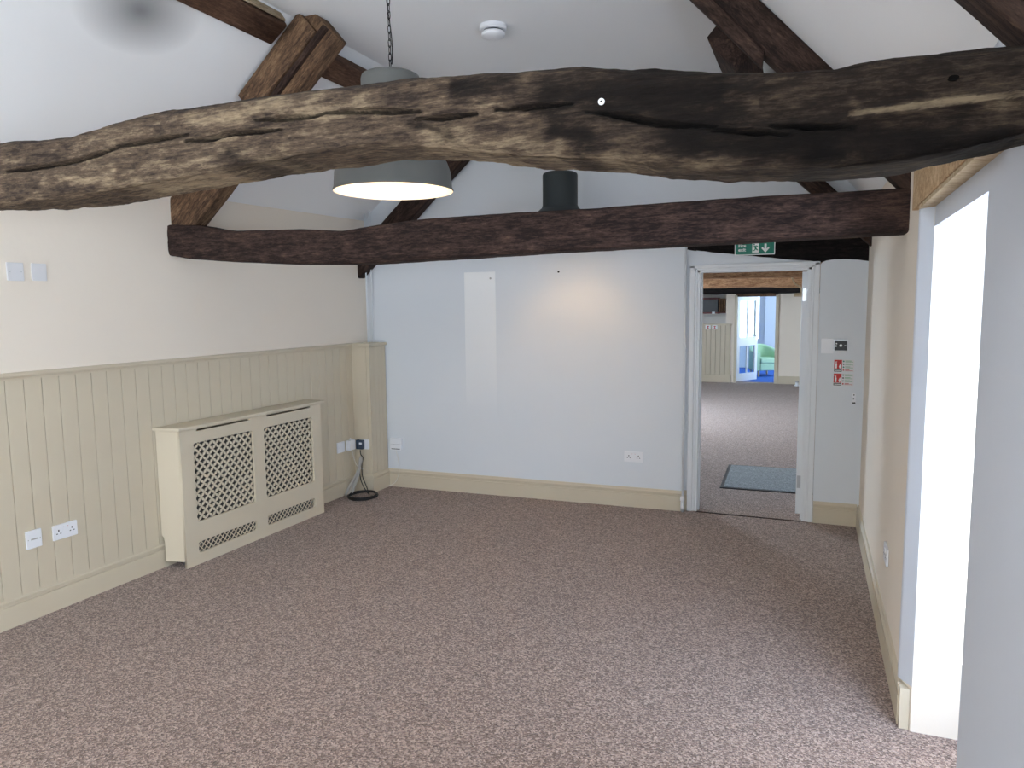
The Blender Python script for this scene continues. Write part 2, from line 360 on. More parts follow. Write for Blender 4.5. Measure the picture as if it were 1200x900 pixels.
# plaster edge bead + white pipe beside the recess
bm = BM(); tube(bm, [(-.978, 5.984, .06), (-.978, 5.984, 2.12)], .009); tube(bm, [(-.978, 5.984, .0), (-.978, 5.984, .07)], .006)
struct(fin('trim_5', bm, 'gloss_white', smooth=True), 'thin white pipe running up the recess edge left of the door', 'pipe')
vl = empty('radiator_valve', (-.978, 5.968, .0)); tag(vl, 'white radiator valve at the foot of the pipe left of the door', 'valve')
bm = BM(); lathe(bm, [(0, .035), (.013, .035), (.014, .05), (.014, .085), (.010, .092), (0, .092)], 14); fin('body', bm, 'plastic', vl, smooth=True)
bm = BM(); lathe(bm, [(0, .095), (.017, .096), (.019, .11), (.017, .132), (0, .135)], 10); fin('knob', bm, 'plastic', vl)
bm = BM(); box(bm, -.012, .018, -.012, .006, .012, .034); fin('nut', bm, 'chrome', vl, bevel=.002)

# pale rectangle on the back wall, brighter towards the top
bm = BM(); box(bm, -2.903, -2.608, wallface - .0012, wallface + .001, .70, 1.982)
ps = shear_back(fin('pale_patch', bm, 'patch_white')); tag(ps, 'tall brighter white rectangle on the end wall', 'paint patch')
def patch_material(m):
    nt = m.node_tree; b = nt.nodes['Principled BSDF']; tc = nt.nodes.new('ShaderNodeTexCoord'); sp = nt.nodes.new('ShaderNodeSeparateXYZ')
    nt.links.new(tc.outputs['Object'], sp.inputs[0]); mr = nt.nodes.new('ShaderNodeMapRange'); mr.inputs[1].default_value = .75; mr.inputs[2].default_value = 1.9
    nt.links.new(sp.outputs['Z'], mr.inputs[0]); mx = nt.nodes.new('ShaderNodeMix'); mx.data_type = 'RGBA'
    mx.inputs['A'].default_value = (*s2l((222, 227, 232)), 1); mx.inputs['B'].default_value = (*s2l((248, 249, 249)), 1)
    nt.links.new(mr.outputs[0], mx.inputs['Factor']); nt.links.new(mx.outputs['Result'], b.inputs['Base Color'])
patch_material(M['patch_white'])

# right wall, far part
bm = BM(); prism(bm, [(RW(3.235) + .018, 3.235), (RW(6.2) + .018, 6.2), (.90, 6.2), (.90, 3.16), (.385, 3.16)], (-.1, 2.42), XY)
wr = struct(fin('wall_right', bm, ['cream_wall', 'white_wall']), 'cream plastered wall right of the doorway, its near end a sunlit reveal', 'wall')
bm = BM()
prism(bm, [(.385, -.55), (.385, 2.215), (.90, 1.80), (.90, -.55)], (-.1, 2.42), XY); box(bm, .385, .90, -2.6, -1.85, -.1, 2.42); box(bm, .385, .90, -1.85, -.55, -.1, .85); box(bm, .385, .90, -1.85, -.55, 2.15, 2.42)  # unseen opening near the camera added for the east fill lamp
box(bm, .78, .90, 1.80, 3.165, -.1, .45)  # unseen outer sill, added to keep low sun off the skirting
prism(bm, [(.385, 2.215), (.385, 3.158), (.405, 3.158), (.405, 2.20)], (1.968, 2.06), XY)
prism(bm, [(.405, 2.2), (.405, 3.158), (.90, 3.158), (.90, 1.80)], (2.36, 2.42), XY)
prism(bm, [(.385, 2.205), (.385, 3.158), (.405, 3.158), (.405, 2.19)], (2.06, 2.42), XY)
M['near_wall'] = mat('shaded_white_wall', (203, 208, 217), 0.8, bump=0.1, bump_scale=14)  # darker copy of the white wall, its shade put into the colour
struct(fin('wall_right', bm, 'near_wall'), 'plain shaded white wall face nearest the right edge, ending at the sunlit opening', 'wall')
# slanting edge strip
bm = BM(); prism(bm, [(.3405, 3.236), (.3445, 3.222), (.384, 3.159), (.388, 3.18), (.36, 3.24)], (.185, 2.052), XY)
struct(fin('trim_6', bm, 'edge_shade'), 'slim upright white edge strip beside the sunlit opening', 'edge trim')
bm = BM(); moulding(bm, SK, (RW(3.205), 3.205), (RW(6.03), 6.03), (-1, -0.0114))
struct(fin('baseboard_right', bm, 'sage'), 'sage cream skirting on the wall right of the doorway', 'skirting')
bm = BM(); moulding(bm, [(d + .002, z) for d, z in SK], (RW(3.205) - .0005, 3.205), (.90, 3.17), (-.05, -1)); box(bm, .345, .38, 3.17, 3.23, 0, .168)
struct(fin('baseboard_opening', bm, 'sage'), 'skirting turning the corner into the sunlit reveal', 'skirting')
# timber lintel
lt = empty('timber_lintel', (0, 0, 0)); tag(lt, 'pale sawn timber lintel with boards over the sunlit opening', 'lintel')
for a, b_ in ((3.42, 3.24), (3.238, 2.95), (2.948, 2.5), (2.498, 2.06)):
    bm = BM(); box(bm, .334, .388, b_, a, 2.055, 2.215); fin('board', bm, 'sawn', lt, bevel=.003)
bm = BM(); box(bm, .338, .386, 2.05, 3.24, 2.040, 2.0545); fin('batten', bm, 'pale_edge', lt, bevel=.002)

# south wall behind the camera, two openings added for the fill lamps
bm = BM(); box(bm, -4.4, -3.75, -2.75, -2.6, -.1, 3.5); box(bm, -2.15, -1.45, -2.75, -2.6, -.1, 3.5); box(bm, -.05, .9, -2.75, -2.6, -.1, 3.5)
for a, b_ in ((-3.75, -2.15), (-1.45, -.05)): box(bm, a, b_, -2.75, -2.6, -.1, .75); box(bm, a, b_, -2.75, -2.6, 2.15, 3.5)
struct(fin('wall_front', bm, 'cream_wall'), 'plaster wall behind the camera', 'wall')
# ceiling
cp = [(-4.35, 2.09), (-2.8918, 3.38), (-0.5738, 3.38), (.95, 1.705), (.95, 1.86), (-.52, 3.53), (-2.94, 3.53), (-4.35, 2.26)]
bm = BM(); prism(bm, cp, (-2.75, 6.22), XZ)
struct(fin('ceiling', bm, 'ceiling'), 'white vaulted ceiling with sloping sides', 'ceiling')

# unseen wall added to keep the sun out of the south openings
bm = BM(); box(bm, -9, 3.0, -8.6, -8.2, -.2, 5.0); prism(bm, [(-9.2, 5.0), (3.2, 5.0), (3.0, 5.5), (-9, 5.5)], (-8.8, -8.0), XZ)
struct(fin('wall_sun_block', bm, 'white_wall'), 'unseen wall added to block the sun from the south openings', 'wall')
bm = BM(); box(bm, -9, .9, -8.2, -2.75, -.25, -.02)
struct(fin('ground', bm, 'concrete'), 'unseen pale paving added outside the south openings', 'ground')
# outside ground
bm = BM(); box(bm, .90, 9, -8, 12, -.25, -.02)
struct(fin('ground', bm, 'concrete'), 'pale paving outside the opening', 'ground')

# ------------------------------------------------------------------ door frame in the back wall
df = empty('door_1', (0, 6.02, 0)); struct(df, 'white painted door frame of the doorway to the next room', 'door frame')
def arch(bm, x0, x1, z0, z1, dy=0.0): box(bm, x0, x1, .012 + dy, .045, z0, z1)
for x0, x1, x2 in ((-.953, -.912, -.893), (.001, -.037, -.058)):
    bm = BM(); arch(bm, min(x0, x1), max(x0, x1), 0, 1.985); box(bm, min(x1, x2), max(x1, x2), .020, .045, 0, 1.965); fin('architrave', bm, 'gloss_white', df, bevel=.004)
bm = BM(); arch(bm, -.953, .001, 1.965, 1.992); box(bm, -.912, -.037, .020, .045, 1.948, 1.966); fin('architrave', bm, 'gloss_white', df, bevel=.004)
bm = BM(); box(bm, -.893, -.873, .026, .19, 0, 1.95); fin('door_lining', bm, 'gloss_white', df, bevel=.002)
bm = BM(); box(bm, -.078, -.056, .026, .19, 0, 1.95); fin('door_lining', bm, 'gloss_white', df, bevel=.002)
bm = BM(); box(bm, -.893, -.056, .026, .19, 1.932, 1.952); fin('door_lining', bm, 'gloss_white', df, bevel=.002)
bm = BM(); box(bm, -.873, -.862, .07, .10, 0, 1.932); box(bm, -.090, -.078, .07, .10, 0, 1.932); fin('door_stop', bm, 'gloss_white', df)
bm = BM(); box(bm, -.873, -.078, .0, .018, 0, .004); fin('threshold_strip', bm, 'rafter', df)
dl = empty('door_leaf', (-.079, 6.215, 0), -0.02); tag(dl, 'white door leaf folded open beyond the doorway, seen edge-on', 'door')
bm = BM(); box(bm, -.046, -.002, 0, .76, .01, 1.925); fin('leaf', bm, 'gloss_white', dl, bevel=.003)
for z in (1.70, .22):
    bm = BM(); box(bm, -.040, -.008, -.003, .004, z, z + .10); tube(bm, [(-.002, -.006, z), (-.002, -.006, z + .1)], .006); hg = fin('hinge', bm, 'chrome', dl)
    bm = BM()
    for k in range(3): lathe(bm, [(0, .001), (.004, 0), (.004, -.001)], 8, (-.024 + (k % 2) * .01, -.004, z + .02 + k * .03))
ca = empty('door_closer_arm', (-.125, 6.24, 1.745)); tag(ca, 'curved beige hook and bracket at the top of the open door', 'door hook')
bm = BM(); box(bm, -.055, -.0, 0, .02, -.012, .016); fin('bracket', bm, 'pale_edge', ca, bevel=.003)
bm = BM(); tube(bm, smooth_path([(-.005, .01, .0), (-.008, .0, .055), (-.035, -.01, .075), (-.058, -.01, .095), (-.072, -.01, .13), (-.08, -.01, .125)]), .006); fin('arm', bm, 'pale_edge', ca, smooth=True)

# black lintel beam over the door
bm = BM()
def rag(p0, p1, n, amp):
    return [(p0[0] + (p1[0] - p0[0]) * k / n, p0[1] + (p1[1] - p0[1]) * k / n + random.uniform(-amp, amp)) for k in range(n + 1)]
prism(bm, rag((-.985, 2.112), (.0, 1.988), 14, .0035) + rag((.02, 1.985), (.328, 1.972), 5, .003) + [(.328, 2.195), (-.985, 2.195)], (6.046, 6.09), XZ)
ln = fin('black_lintel_beam', bm, 'black_beam', bevel=.004); tag(ln, 'blackened old oak lintel above the door frame behind the fire exit sign', 'beam')

# fire exit sign
fe = empty('fire_exit_sign', (-.4675, 6.036, 2.106), AB); tag(fe, 'green Fire exit sign with running man and down arrow on black lintel', 'sign')
bm = BM(); prism(bm, rrect(-.147, .147, -.052, .052, .006), (-.003, .003), XZ); fin('border', bm, 'sign_white', fe)
bm = BM(); prism(bm, rrect(-.141, .141, -.046, .046, .004), (-.0042, -.001), XZ); fin('panel', bm, 'green', fe)
me = text_mesh('lettering', 'Fire\nexit', .036); o = link_mesh('lettering', me, 'sign_white', fe); o.location = (-.120, -.0048, .008)
bm = BM()
A_ = lambda pts: prism(bm, pts, (-.0055, -.004), XZ)
A_([(.070, .030), (.086, .030), (.086, -.008), (.098, .006), (.108, -.003), (.078, -.036), (.048, -.003), (.058, .006), (.070, -.008)]); fin('arrow', bm, 'sign_white', fe)
bm = BM(); prism(bm, [(-.018, -.036), (.030, -.036), (.030, .036), (-.018, .036)], (-.0048, -.004), XZ); fin('pictogram_door', bm, 'sign_white', fe)
bm = BM()
A_([(-.012 + .008 + .006 * math.cos(k * PI / 5), .026 + .006 * math.sin(k * PI / 5)) for k in range(10)])
A_([(-.004, .016), (.008, .018), (.014, -.004), (.002, -.008)]); A_([(.002, -.004), (.014, -.004), (.024, -.014), (.021, -.019), (.010, -.012)])
A_([(.002, -.006), (.010, -.008), (-.002, -.022), (-.016, -.022), (-.016, -.017), (-.004, -.016)]); A_([(.006, .016), (.020, .006), (.026, .010), (.023, .014), (.010, .020)]); A_([(-.002, .017), (-.014, .010), (-.012, .000), (-.008, .001), (-.009, .008), (.002, .013)])
fin('running_figure', bm, 'green', fe)

# ------------------------------------------------------------------ timbers
def loft_timber(name, xs, section, m, parent=None, attrs=None):
    """section(i) -> list of (y, z); lofted along x"""
    rings = []; verts = []; faces = []
    for i, x in enumerate(xs):
        s = section(i, x); rings.append(len(verts)); verts += [(x + (p[2] if len(p) > 2 else 0), p[0], p[1]) for p in s]
    n = len(s)
    for i in range(len(xs) - 1):
        a, b = rings[i], rings[i + 1]
        for k in range(n): faces.append((a + k, b + k, b + (k + 1) % n, a + (k + 1) % n))
    faces.append(tuple(range(n))); faces.append(tuple(rings[-1] + k for k in range(n - 1, -1, -1)))
    me = bpy.data.meshes.new(name); me.from_pydata(verts, [], faces); me.update()
    bm = bmesh.new(); bm.from_mesh(me); bmesh.ops.recalc_face_normals(bm, faces=bm.faces[:]); bm.to_mesh(me); bm.free()
    o = link_mesh(name, me, m, parent, smooth=True); return o
def sq_section(nf, nt_, nb_, n_=7):
    """unit rounded square: front face (y=-1) first, going up, then top, back, bottom"""
    raw = [(-1, -1 + 2 * k / nf) for k in range(nf)] + [(-1 + 2 * k / nt_, 1) for k in range(nt_)] + [(1, 1 - 2 * k / nf) for k in range(0, nf, 4)] + [(1 - 2 * k / nb_, -1) for k in range(nb_)]
    out = []
    for a, b in raw:
        r = (abs(a) ** n_ + abs(b) ** n_) ** (-1 / n_); out.append((a * r, b * r))
    return out
fb = lambda x, y, z: noise.fractal(Vector((x, y, z)), 1.0, 2.0, 5)
def seg_dist(px, pz, pts):
    best = 9; tb = 0
    for (x0, z0), (x1, z1) in zip(pts, pts[1:]):
        dx, dz = x1 - x0, z1 - z0; t = max(0, min(1, ((px - x0) * dx + (pz - z0) * dz) / (dx * dx + dz * dz + 1e-12)))
        d = math.hypot(px - x0 - t * dx, pz - z0 - t * dz)
        if d < best: best = d
    return best
TOP1 = [(-4.10, 2.24), (-3.0, 2.235), (-2.349, 2.222), (-2.196, 2.212), (-2.067, 2.208), (-1.942, 2.225), (-1.806, 2.240), (-1.647, 2.243), (-1.439, 2.244), (-1.22, 2.243), (-1.02, 2.239), (-.857, 2.235), (-.644, 2.217), (-.486, 2.212), (-.376, 2.190), (-.219, 2.165), (-.106, 2.149), (.016, 2.142), (.116, 2.151), (.211, 2.149), (.313, 2.145), (.5, 2.14)]
BOT1 = [(-4.10, 2.07), (-2.7, 2.053), (-2.445, 2.029), (-2.16, 2.030), (-1.9, 2.041), (-1.56, 2.062), (-1.255, 2.080), (-1.035, 2.086), (-.83, 2.064), (-.64, 2.029), (-.468, 2.008), (-.30, 1.980), (-.15, 1.963), (-.025, 1.955), (.06, 1.954), (.158, 1.963), (.25, 1.976), (.367, 2.0), (.5, 2.01)]
CR = [[(-2.337, 2.125), (-2.144, 2.128), (-2.017, 2.133), (-1.859, 2.153)], [(-1.865, 2.158), (-1.727, 2.164), (-1.596, 2.166)], [(-1.603, 2.149), (-1.513, 2.147), (-1.454, 2.155), (-1.278, 2.147)], [(-1.359, 2.178), (-1.245, 2.173), (-1.179, 2.17), (-1.146, 2.173)], [(-1.141, 2.175), (-1.029, 2.169), (-0.881, 2.152)], [(-0.893, 2.137), (-0.82, 2.132), (-0.733, 2.13)], [(-0.684, 2.133), (-0.608, 2.13), (-0.505, 2.126)], [(-0.47, 2.105), (-0.396, 2.09), (-0.314, 2.066), (-0.202, 2.05)], [(-0.205, 2.042), (-0.136, 2.034), (-0.064, 2.022)], [(-0.096, 2.042), (-0.01, 2.032), (0.05, 2.027)]]
PALE = [([(-1.134, 2.046), (-0.768, 2.008)], 0.018), ([(-1.835, 2.054), (-1.29, 2.09)], 0.027), ([(-0.867, 2.084), (-0.568, 2.029)], 0.027), ([(-0.47, 2.025), (-0.167, 1.955)], 0.012), ([(0.064, 2.046), (0.321, 2.052)], 0.012), ([(-0.102, 1.949), (0.051, 1.977)], 0.016), ([(-1.568, 2.204), (-1.052, 2.192)], 0.02), ([(-2.15, 2.076), (-1.9, 2.082)], 0.02), ([(-1.458, 2.094), (-1.373, 2.076)], 0.016), ([(-0.195, 2.114), (-0.153, 2.085)], 0.01), ([(0.07, 2.084), (0.1, 2.05)], 0.012)]
DARK = [([(-0.548, 2.154), (-0.22, 2.117)], 0.049), ([(-0.27, 2.038), (-0.024, 1.991)], 0.043), ([(-1.459, 2.083), (-1.291, 2.058)], 0.027), ([(-0.568, 2.084), (-0.47, 2.039)], 0.027), ([(-0.008, 1.974), (0.311, 1.999)], 0.027), ([(-0.775, 2.199), (-0.648, 2.193)], 0.02), ([(-0.912, 2.118), (-0.821, 2.089)], 0.016)]
def near_beam():
    xs = [-4.10 + k * 0.02 for k in range(81)]; x = xs[-1]
    while x < .48: x += .0052 if x > -2.6 else .02; xs.append(x)
    sec = sq_section(88, 14, 26)
    tx, tz = zip(*TOP1); bx_, bz = zip(*BOT1)
    wear = []; tone = []
    crk = [(c, min(p[0] for p in c) - .02, max(p[0] for p in c) + .02) for c in CR]
    def S(i, x):
        zt = float(np.interp(x, tx, tz)) + .004 * fb(x * 6, 0, 3); zb = float(np.interp(x, bx_, bz)) + .005 * fb(x * 11, 5, 3)
        zc, hz = (zt + zb) / 2, (zt - zb) / 2; out = []
        y0, hy = 1.69 + .012 * fb(x * 1.3, 9, 0), .105
        act = [c for c, a, b in crk if a < x < b]
        for a, b in sec:
            y = y0 + a * hy; z = zc + b * hz
            d = .010 * fb(x * 3, y * 6, z * 9) + .0035 * fb(x * 5, y * 40, z * 60)
            if a < -.8:
                y += d
                if x > 0.0:                      # lower part hacked back under the sawn ledge
                    lz = 2.046 + .02 * (x - .06)
                    k = max(0, min(1, (lz - z) / .012)) * min(1, x / .06); y += .016 * k + .006 * k * fb(x * 9, 2, z * 25)
                for c in act:
                    dd = seg_dist(x, z + .0025 * noise.noise(Vector((x * 45, 3, 0))), c)
                    if dd < .0095:
                        e = min(1, min(x - c[0][0] + .01, c[-1][0] + .01 - x) / .08); e = max(.25, e)
                        y += .034 * e * max(0, 1 - (dd / (.0058 * e + .0022)) ** 2)
            else: z += d * (1 if b > 0 else .8)
            out.append((y, z))
            wv = 0.0; cx_, cz_ = x, z; x0_, z0_ = x, z
            qx_ = x + .06 * fb(x * 4, z * 9, 1); qz_ = z + .035 * fb(x * 5, z * 14, 6)
            if x > -2.7:
                for p, wd in PALE:
                    if p[0][0] - 3 * wd < x < p[1][0] + 3 * wd: wv = max(wv, math.exp(-(seg_dist(qx_, qz_, p) / wd) ** 2))
                for p, wd in DARK:
                    if p[0][0] - 3 * wd < x < p[1][0] + 3 * wd: wv -= .8 * math.exp(-(seg_dist(qx_, qz_, p) / wd) ** 2)
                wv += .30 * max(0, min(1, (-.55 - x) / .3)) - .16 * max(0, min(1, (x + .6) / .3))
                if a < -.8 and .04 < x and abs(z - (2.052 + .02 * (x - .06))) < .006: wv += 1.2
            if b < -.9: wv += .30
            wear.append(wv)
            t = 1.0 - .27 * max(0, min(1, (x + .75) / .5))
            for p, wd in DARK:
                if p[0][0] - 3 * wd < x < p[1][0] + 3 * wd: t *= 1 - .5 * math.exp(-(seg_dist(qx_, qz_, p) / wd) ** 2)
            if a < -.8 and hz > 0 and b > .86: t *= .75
            if a < -.8:
                for c in act:
                    if seg_dist(x, z + .0025 * noise.noise(Vector((x * 45, 3, 0))), c) < .0045: t *= .3
            tone.append(t)
        return out
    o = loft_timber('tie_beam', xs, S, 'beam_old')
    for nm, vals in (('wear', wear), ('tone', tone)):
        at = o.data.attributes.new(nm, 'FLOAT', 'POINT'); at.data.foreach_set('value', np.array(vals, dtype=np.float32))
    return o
nbm = near_beam(); tag(nbm, 'huge crooked weathered oak tie beam crossing the whole view nearest us', 'beam')
# whitish screw and knot hole on the near beam
sw = empty('cup_hook_plate', (-.438, 1.573, 2.123)); tag(sw, 'tiny round white disc screwed to the dark middle of the near beam', 'screw cap')
bm = BM(); prism(bm, [(.007 * math.cos(k * PI / 8), .007 * math.sin(k * PI / 8)) for k in range(16)], (0, .02), XZ); fin('disc', bm, 'plastic', sw)
bm = BM(); prism(bm, [(.002 * math.cos(k * PI / 4), .002 * math.sin(k * PI / 4)) for k in range(8)], (-.002, .004), XZ); fin('screw', bm, 'dark_hole', sw)
bm = BM(); prism(bm, [(.0085 * math.cos(k * PI / 6), .0042 * math.sin(k * PI / 6)) for k in range(12)], (-.0, .02), XZ)
kn = fin('knot_hole', bm, 'knot'); kn.location = (.211, 1.578, 2.095); tag(kn, 'small black knot at the right end of the near beam', 'knot')

TOP2 = [(-4.02, 2.24), (-3.915, 2.243), (-3.70, 2.225), (-3.559, 2.198), (-3.40, 2.178), (-3.155, 2.170), (-2.9, 2.165), (-2.594, 2.14), (-2.36, 2.162), (-2.028, 2.181), (-1.516, 2.184), (-1.05, 2.183), (-.625, 2.187), (-.234, 2.19), (.334, 2.186), (.42, 2.186)]
BOT2 = [(-4.02, 2.04), (-3.931, 2.036), (-3.8, 2.015), (-3.573, 1.995), (-3.037, 1.960), (-2.485, 1.943), (-1.77, 1.958), (-1.279, 1.970), (-.831, 1.976), (-.421, 1.980), (-.045, 1.987), (.334, 1.994), (.42, 1.994)]
def far_tie():
    xs = [-4.02 + k * .02 for k in range(int(4.44 / .02))]; sec = sq_section(24, 10, 14, 9); tx, tz = zip(*TOP2); bx_, bz = zip(*BOT2)
    def S(i, x):
        zt = float(np.interp(x, tx, tz)) + .003 * fb(x * 5, 0, 7); zb = float(np.interp(x, bx_, bz)) + .002 * fb(x * 7, 5, 8)
        zc, hz = (zt + zb) / 2, (zt - zb) / 2; out = []
        for a, b in sec:
            y = 3.805 + a * .105 + .008 * fb(x * 2, a, 4); z = zc + b * hz; y += .004 * fb(x * 6, a * 5, z * 30) * (1 if a < -.8 else 0)
            out.append((y, z))
        return out
    return loft_timber('tie_beam', xs, S, 'beam_dark')
tag(far_tie(), 'straighter dark brown oak tie beam behind the near one, set into both walls', 'beam')

def timber(name, p0, p1, w_, h_, m, parent=None, roll=0.0, ns=14, amp=.004, ends=(0, 0), curve=0.0, n_=10):
    """squared timber from p0 to p1 (axis), w_ across (local y), h_ (local z)"""
    p0, p1 = Vector(p0), Vector(p1); ln_ = (p1 - p0).length; X = (p1 - p0).normalized()
    Y = Vector((0, 0, 1)).cross(X)
    if Y.length < .05: Y = Vector((0, 1, 0))
    Y.normalize(); Z = X.cross(Y); sec = sq_section(8, 8, 8, n_); sd_ = random.uniform(0, 50)
    xs = [ln_ * k / ns for k in range(ns + 1)]
    def S(i, x):
        o_ = []
        for a, b in sec:
            k = 0
            if i == 0: k = ends[0] * b * h_ / 2
            if i == ns: k = ends[1] * b * h_ / 2
            cz = curve * math.sin(PI * x / ln_)
            o_.append((a * w_ / 2 + amp * fb(x * 4, a * 2, sd_), b * h_ / 2 + cz + amp * fb(x * 4, b * 2, sd_ + 9), k))
        return o_
    o = loft_timber(name, xs, S, m, parent)
    R_ = Matrix((X, Y, Z)).transposed() @ Matrix.Rotation(roll, 3, 'X')
    o.matrix_local = Matrix.Translation(p0) @ R_.to_4x4(); return o
# truss 2 left principal rafter: underside z = 2.235 + .875 (x + 3.755), .27 deep
def band(x0, x1, off, k, b0): return None
pl_ = empty('principal_rafter', (-3.93, 3.80, 2.1)); tag(pl_, 'stout brown oak rafter rising from left end of far tie beam, plank on its head', 'rafter')
def on_parent(o, p): o.matrix_parent_inverse = Matrix.Identity(4); o.location = Vector(o.location) - Vector(p.location); return o
ang = math.atan(.875); nx, nz = -math.sin(ang), math.cos(ang)
def lp(x, up): return (x + nx * up, 3.80, 2.235 + .875 * (x + 3.755) + nz * up)
on_parent(timber('timber', lp(-4.05, .135), lp(-2.615, .135), .13, .27, 'rafter_brown', pl_, ends=(0, 0)), pl_)
on_parent(timber('plank', (lp(-3.13, .185)[0], 3.715, lp(-3.13, .185)[2]), (lp(-2.66, .185)[0], 3.715, lp(-2.66, .185)[2]), .045, .165, 'rafter_brown', pl_, amp=.002, ns=6), pl_)
on_parent(timber('plank', (lp(-3.02, .08)[0], 3.722, lp(-3.02, .08)[2]), (lp(-2.615, .08)[0], 3.722, lp(-2.615, .08)[2]), .030, .035, 'pale_edge' if 0 else 'rafter', pl_, amp=.002, ns=6), pl_)
# right principal rafter: underside through (-.527, 3.094) (.311, 2.191)
sl = -(3.094 - 2.191) / (.311 + .527); ar = math.atan(sl); qx, qz = -math.sin(ar), math.cos(ar)
def rp(x, up, y): return (x + qx * up, y, 3.094 + sl * (x + .527) + qz * up)
def right_rafter(y, label, lab2):
    p = empty('principal_rafter', (.36, y, 2.2)); tag(p, label, 'rafter')
    on_parent(timber('timber', rp(-.68, .078, y), rp(.42, .078, y), .13, .156, 'rafter', p, amp=.004), p)
    return p
rr2 = right_rafter(3.775, 'dark oak rafter falling to right end of far tie beam', None)
on_parent(timber('plank', rp(-.75, -.012, 3.72), rp(-.262, -.012, 3.72), .05, .062, 'rafter', rr2, amp=.002, ends=(0, -.9)), rr2)
right_rafter(1.70, 'dark oak rafter corner crossing the top right corner of the view', None)
# purlins
def purlin(y0, y1, dz, label, mirror=False):
    p = empty('purlin', (-2.92, y0, 3.25 + dz)); tag(p, label, 'purlin')
    o = on_parent(timber('timber', (-2.945, y0, 3.285 + dz), (-2.945, y1, 3.285 + dz), .155, .09, 'purlin', p, roll=-.62, ends=(0, 0), amp=.002, ns=16), p)
    return p
pa = purlin(-2.6, 3.62, 0, 'brown roof purlin running in at top left to the rafter head')
on_parent(timber('edge_strip', (-2.872, -2.6, 3.338), (-2.872, 3.60, 3.338), .012, .06, 'pale_edge', pa, roll=-.62, amp=.001), pa)
purlin(3.87, 6.0, -.055, 'brown roof purlin continuing behind the rafter head towards the lamp')
pr2 = empty('purlin', (-.42, 3.9, 2.95)); tag(pr2, 'short visible length of dark purlin behind the right-hand rafter', 'purlin')
on_parent(timber('timber', (-.43, 3.86, 2.96), (-.43, 6.0, 2.96), .20, .15, 'rafter', pr2, roll=.83, amp=.003), pr2)
# gable truss rafters
g1 = empty('gable_rafter', (-3.9, 5.86, 2.1)); tag(g1, 'dark rafter against the end wall seen under the lit pendant', 'rafter')
on_parent(timber('timber', (-4.0, 5.87, 2.00), (-2.75, 5.87, 3.10), .12, .19, 'rafter', g1), g1)
g2 = empty('gable_rafter', (.3, 5.86, 2.1)); tag(g2, 'dark rafter against the end wall just left of the far tie beam\'s right end', 'rafter')
on_parent(timber('timber', (.40, 5.87, 1.96 + .13), (-.65, 5.87, 2.97 + .13), .12, .12, 'rafter', g2), g2)

# ------------------------------------------------------------------ pendants
def chain_bm(z0, z1):
    bm = BM(); z = z0; i = 0
    while z < z1:
        pts = []
        for k in range(12):
            a = k * PI / 6; u, v = .006 * math.cos(a), .013 * math.sin(a) + (.004 if math.sin(a) > 0 else -.004)
            pts.append((u, 0, z + v) if i % 2 else (0, u, z + v))
        tube(bm, pts, .0018, 5, True); z += .027; i += 1
    pts = [(.008 * math.sin(z_ * 14), .006 * math.cos(z_ * 11), z_) for z_ in np.arange(z0, z1 + .02, .03)]
    tube(bm, pts, .0022, 5); return bm
def pendant(loc, label, outer, cr):
    # cr: radius of the upper cylinder
    t = empty('pendant_lamp', loc); tag(t, label, 'lamp', None)
    R_ = [(.243, -.004), (.246, .0), (.240, .012), (.236, .07), (.222, .11), (.192, .155), (.150, .192), (cr + .005, .202), (cr + .005, .212), (cr, .218), (cr, .44), (cr - .004, .452), (cr - .019, .460), (.02, .468), (0, .468)]
    bm = BM(); lathe(bm, R_, 64); fin('lamp_shade', bm, outer, t, smooth=True, recalc=True)
    inner = [(.243, -.004), (.239, .002), (.232, .07), (.217, .107), (.187, .151), (.147, .187), (cr - .003, .21), (cr - .005, .43), (0, .44)]
    bm = BM(); lathe(bm, inner, 64); fin('shade_lining', bm, 'lamp_inside', t, smooth=True)
    bm = BM(); lathe(bm, [(0, .44), (.02, .44), (.02, .345), (.017, .335), (0, .335)], 16); fin('lamp_holder', bm, 'plastic', t, smooth=True)
    bm = BM(); lathe(bm, [(0, .20), (.02, .205), (.04, .225), (.047, .255), (.04, .29), (.022, .315), (.015, .335), (0, .336)], 24); fin('bulb', bm, 'bulb', t, smooth=True)
    bm = BM(); lathe(bm, [(0, .467), (.018, .467), (.018, .485), (.006, .49), (0, .49)], 16); fin('finial', bm, outer, t, smooth=True)
    fin('chain', chain_bm(.50, 3.37 - loc[2]), 'chain', t, smooth=True)
    bm = BM(); lathe(bm, [(0, 3.382 - loc[2]), (.05, 3.382 - loc[2]), (.05, 3.375 - loc[2]), (.03, 3.366 - loc[2]), (0, 3.364 - loc[2])], 24); fin('ceiling_rose', bm, outer, t, smooth=True)
    return t
pendant((-1.63, 2.7, 2.168), 'large grey enamel pendant, lit white inside, behind the near beam', 'lamp_grey', .119)
pendant((-1.82, 5.4, 2.212), 'dark grey enamel pendant near the end wall, half hidden by far tie beam', 'lamp_dark', .131)

# smoke detector
sm = empty('smoke_detector', (-1.88, 4.32, 3.38)); tag(sm, 'round white smoke detector on the ceiling above the beams', 'smoke detector')
bm = BM(); lathe(bm, [(0, 0), (.082, 0), (.084, -.022), (.078, -.030), (0, -.030)], 40); fin('base', bm, 'plastic', sm, smooth=False)
bm = BM(); lathe(bm, [(0, -.03), (.060, -.03), (.060, -.040), (0, -.040)], 32); fin('vent_ring', bm, 'dark_hole', sm)
bm = BM(); lathe(bm, [(0, -.038), (.068, -.038), (.074, -.046), (.070, -.062), (.045, -.068), (0, -.070)], 40); fin('cap', bm, 'plastic', sm, smooth=True)

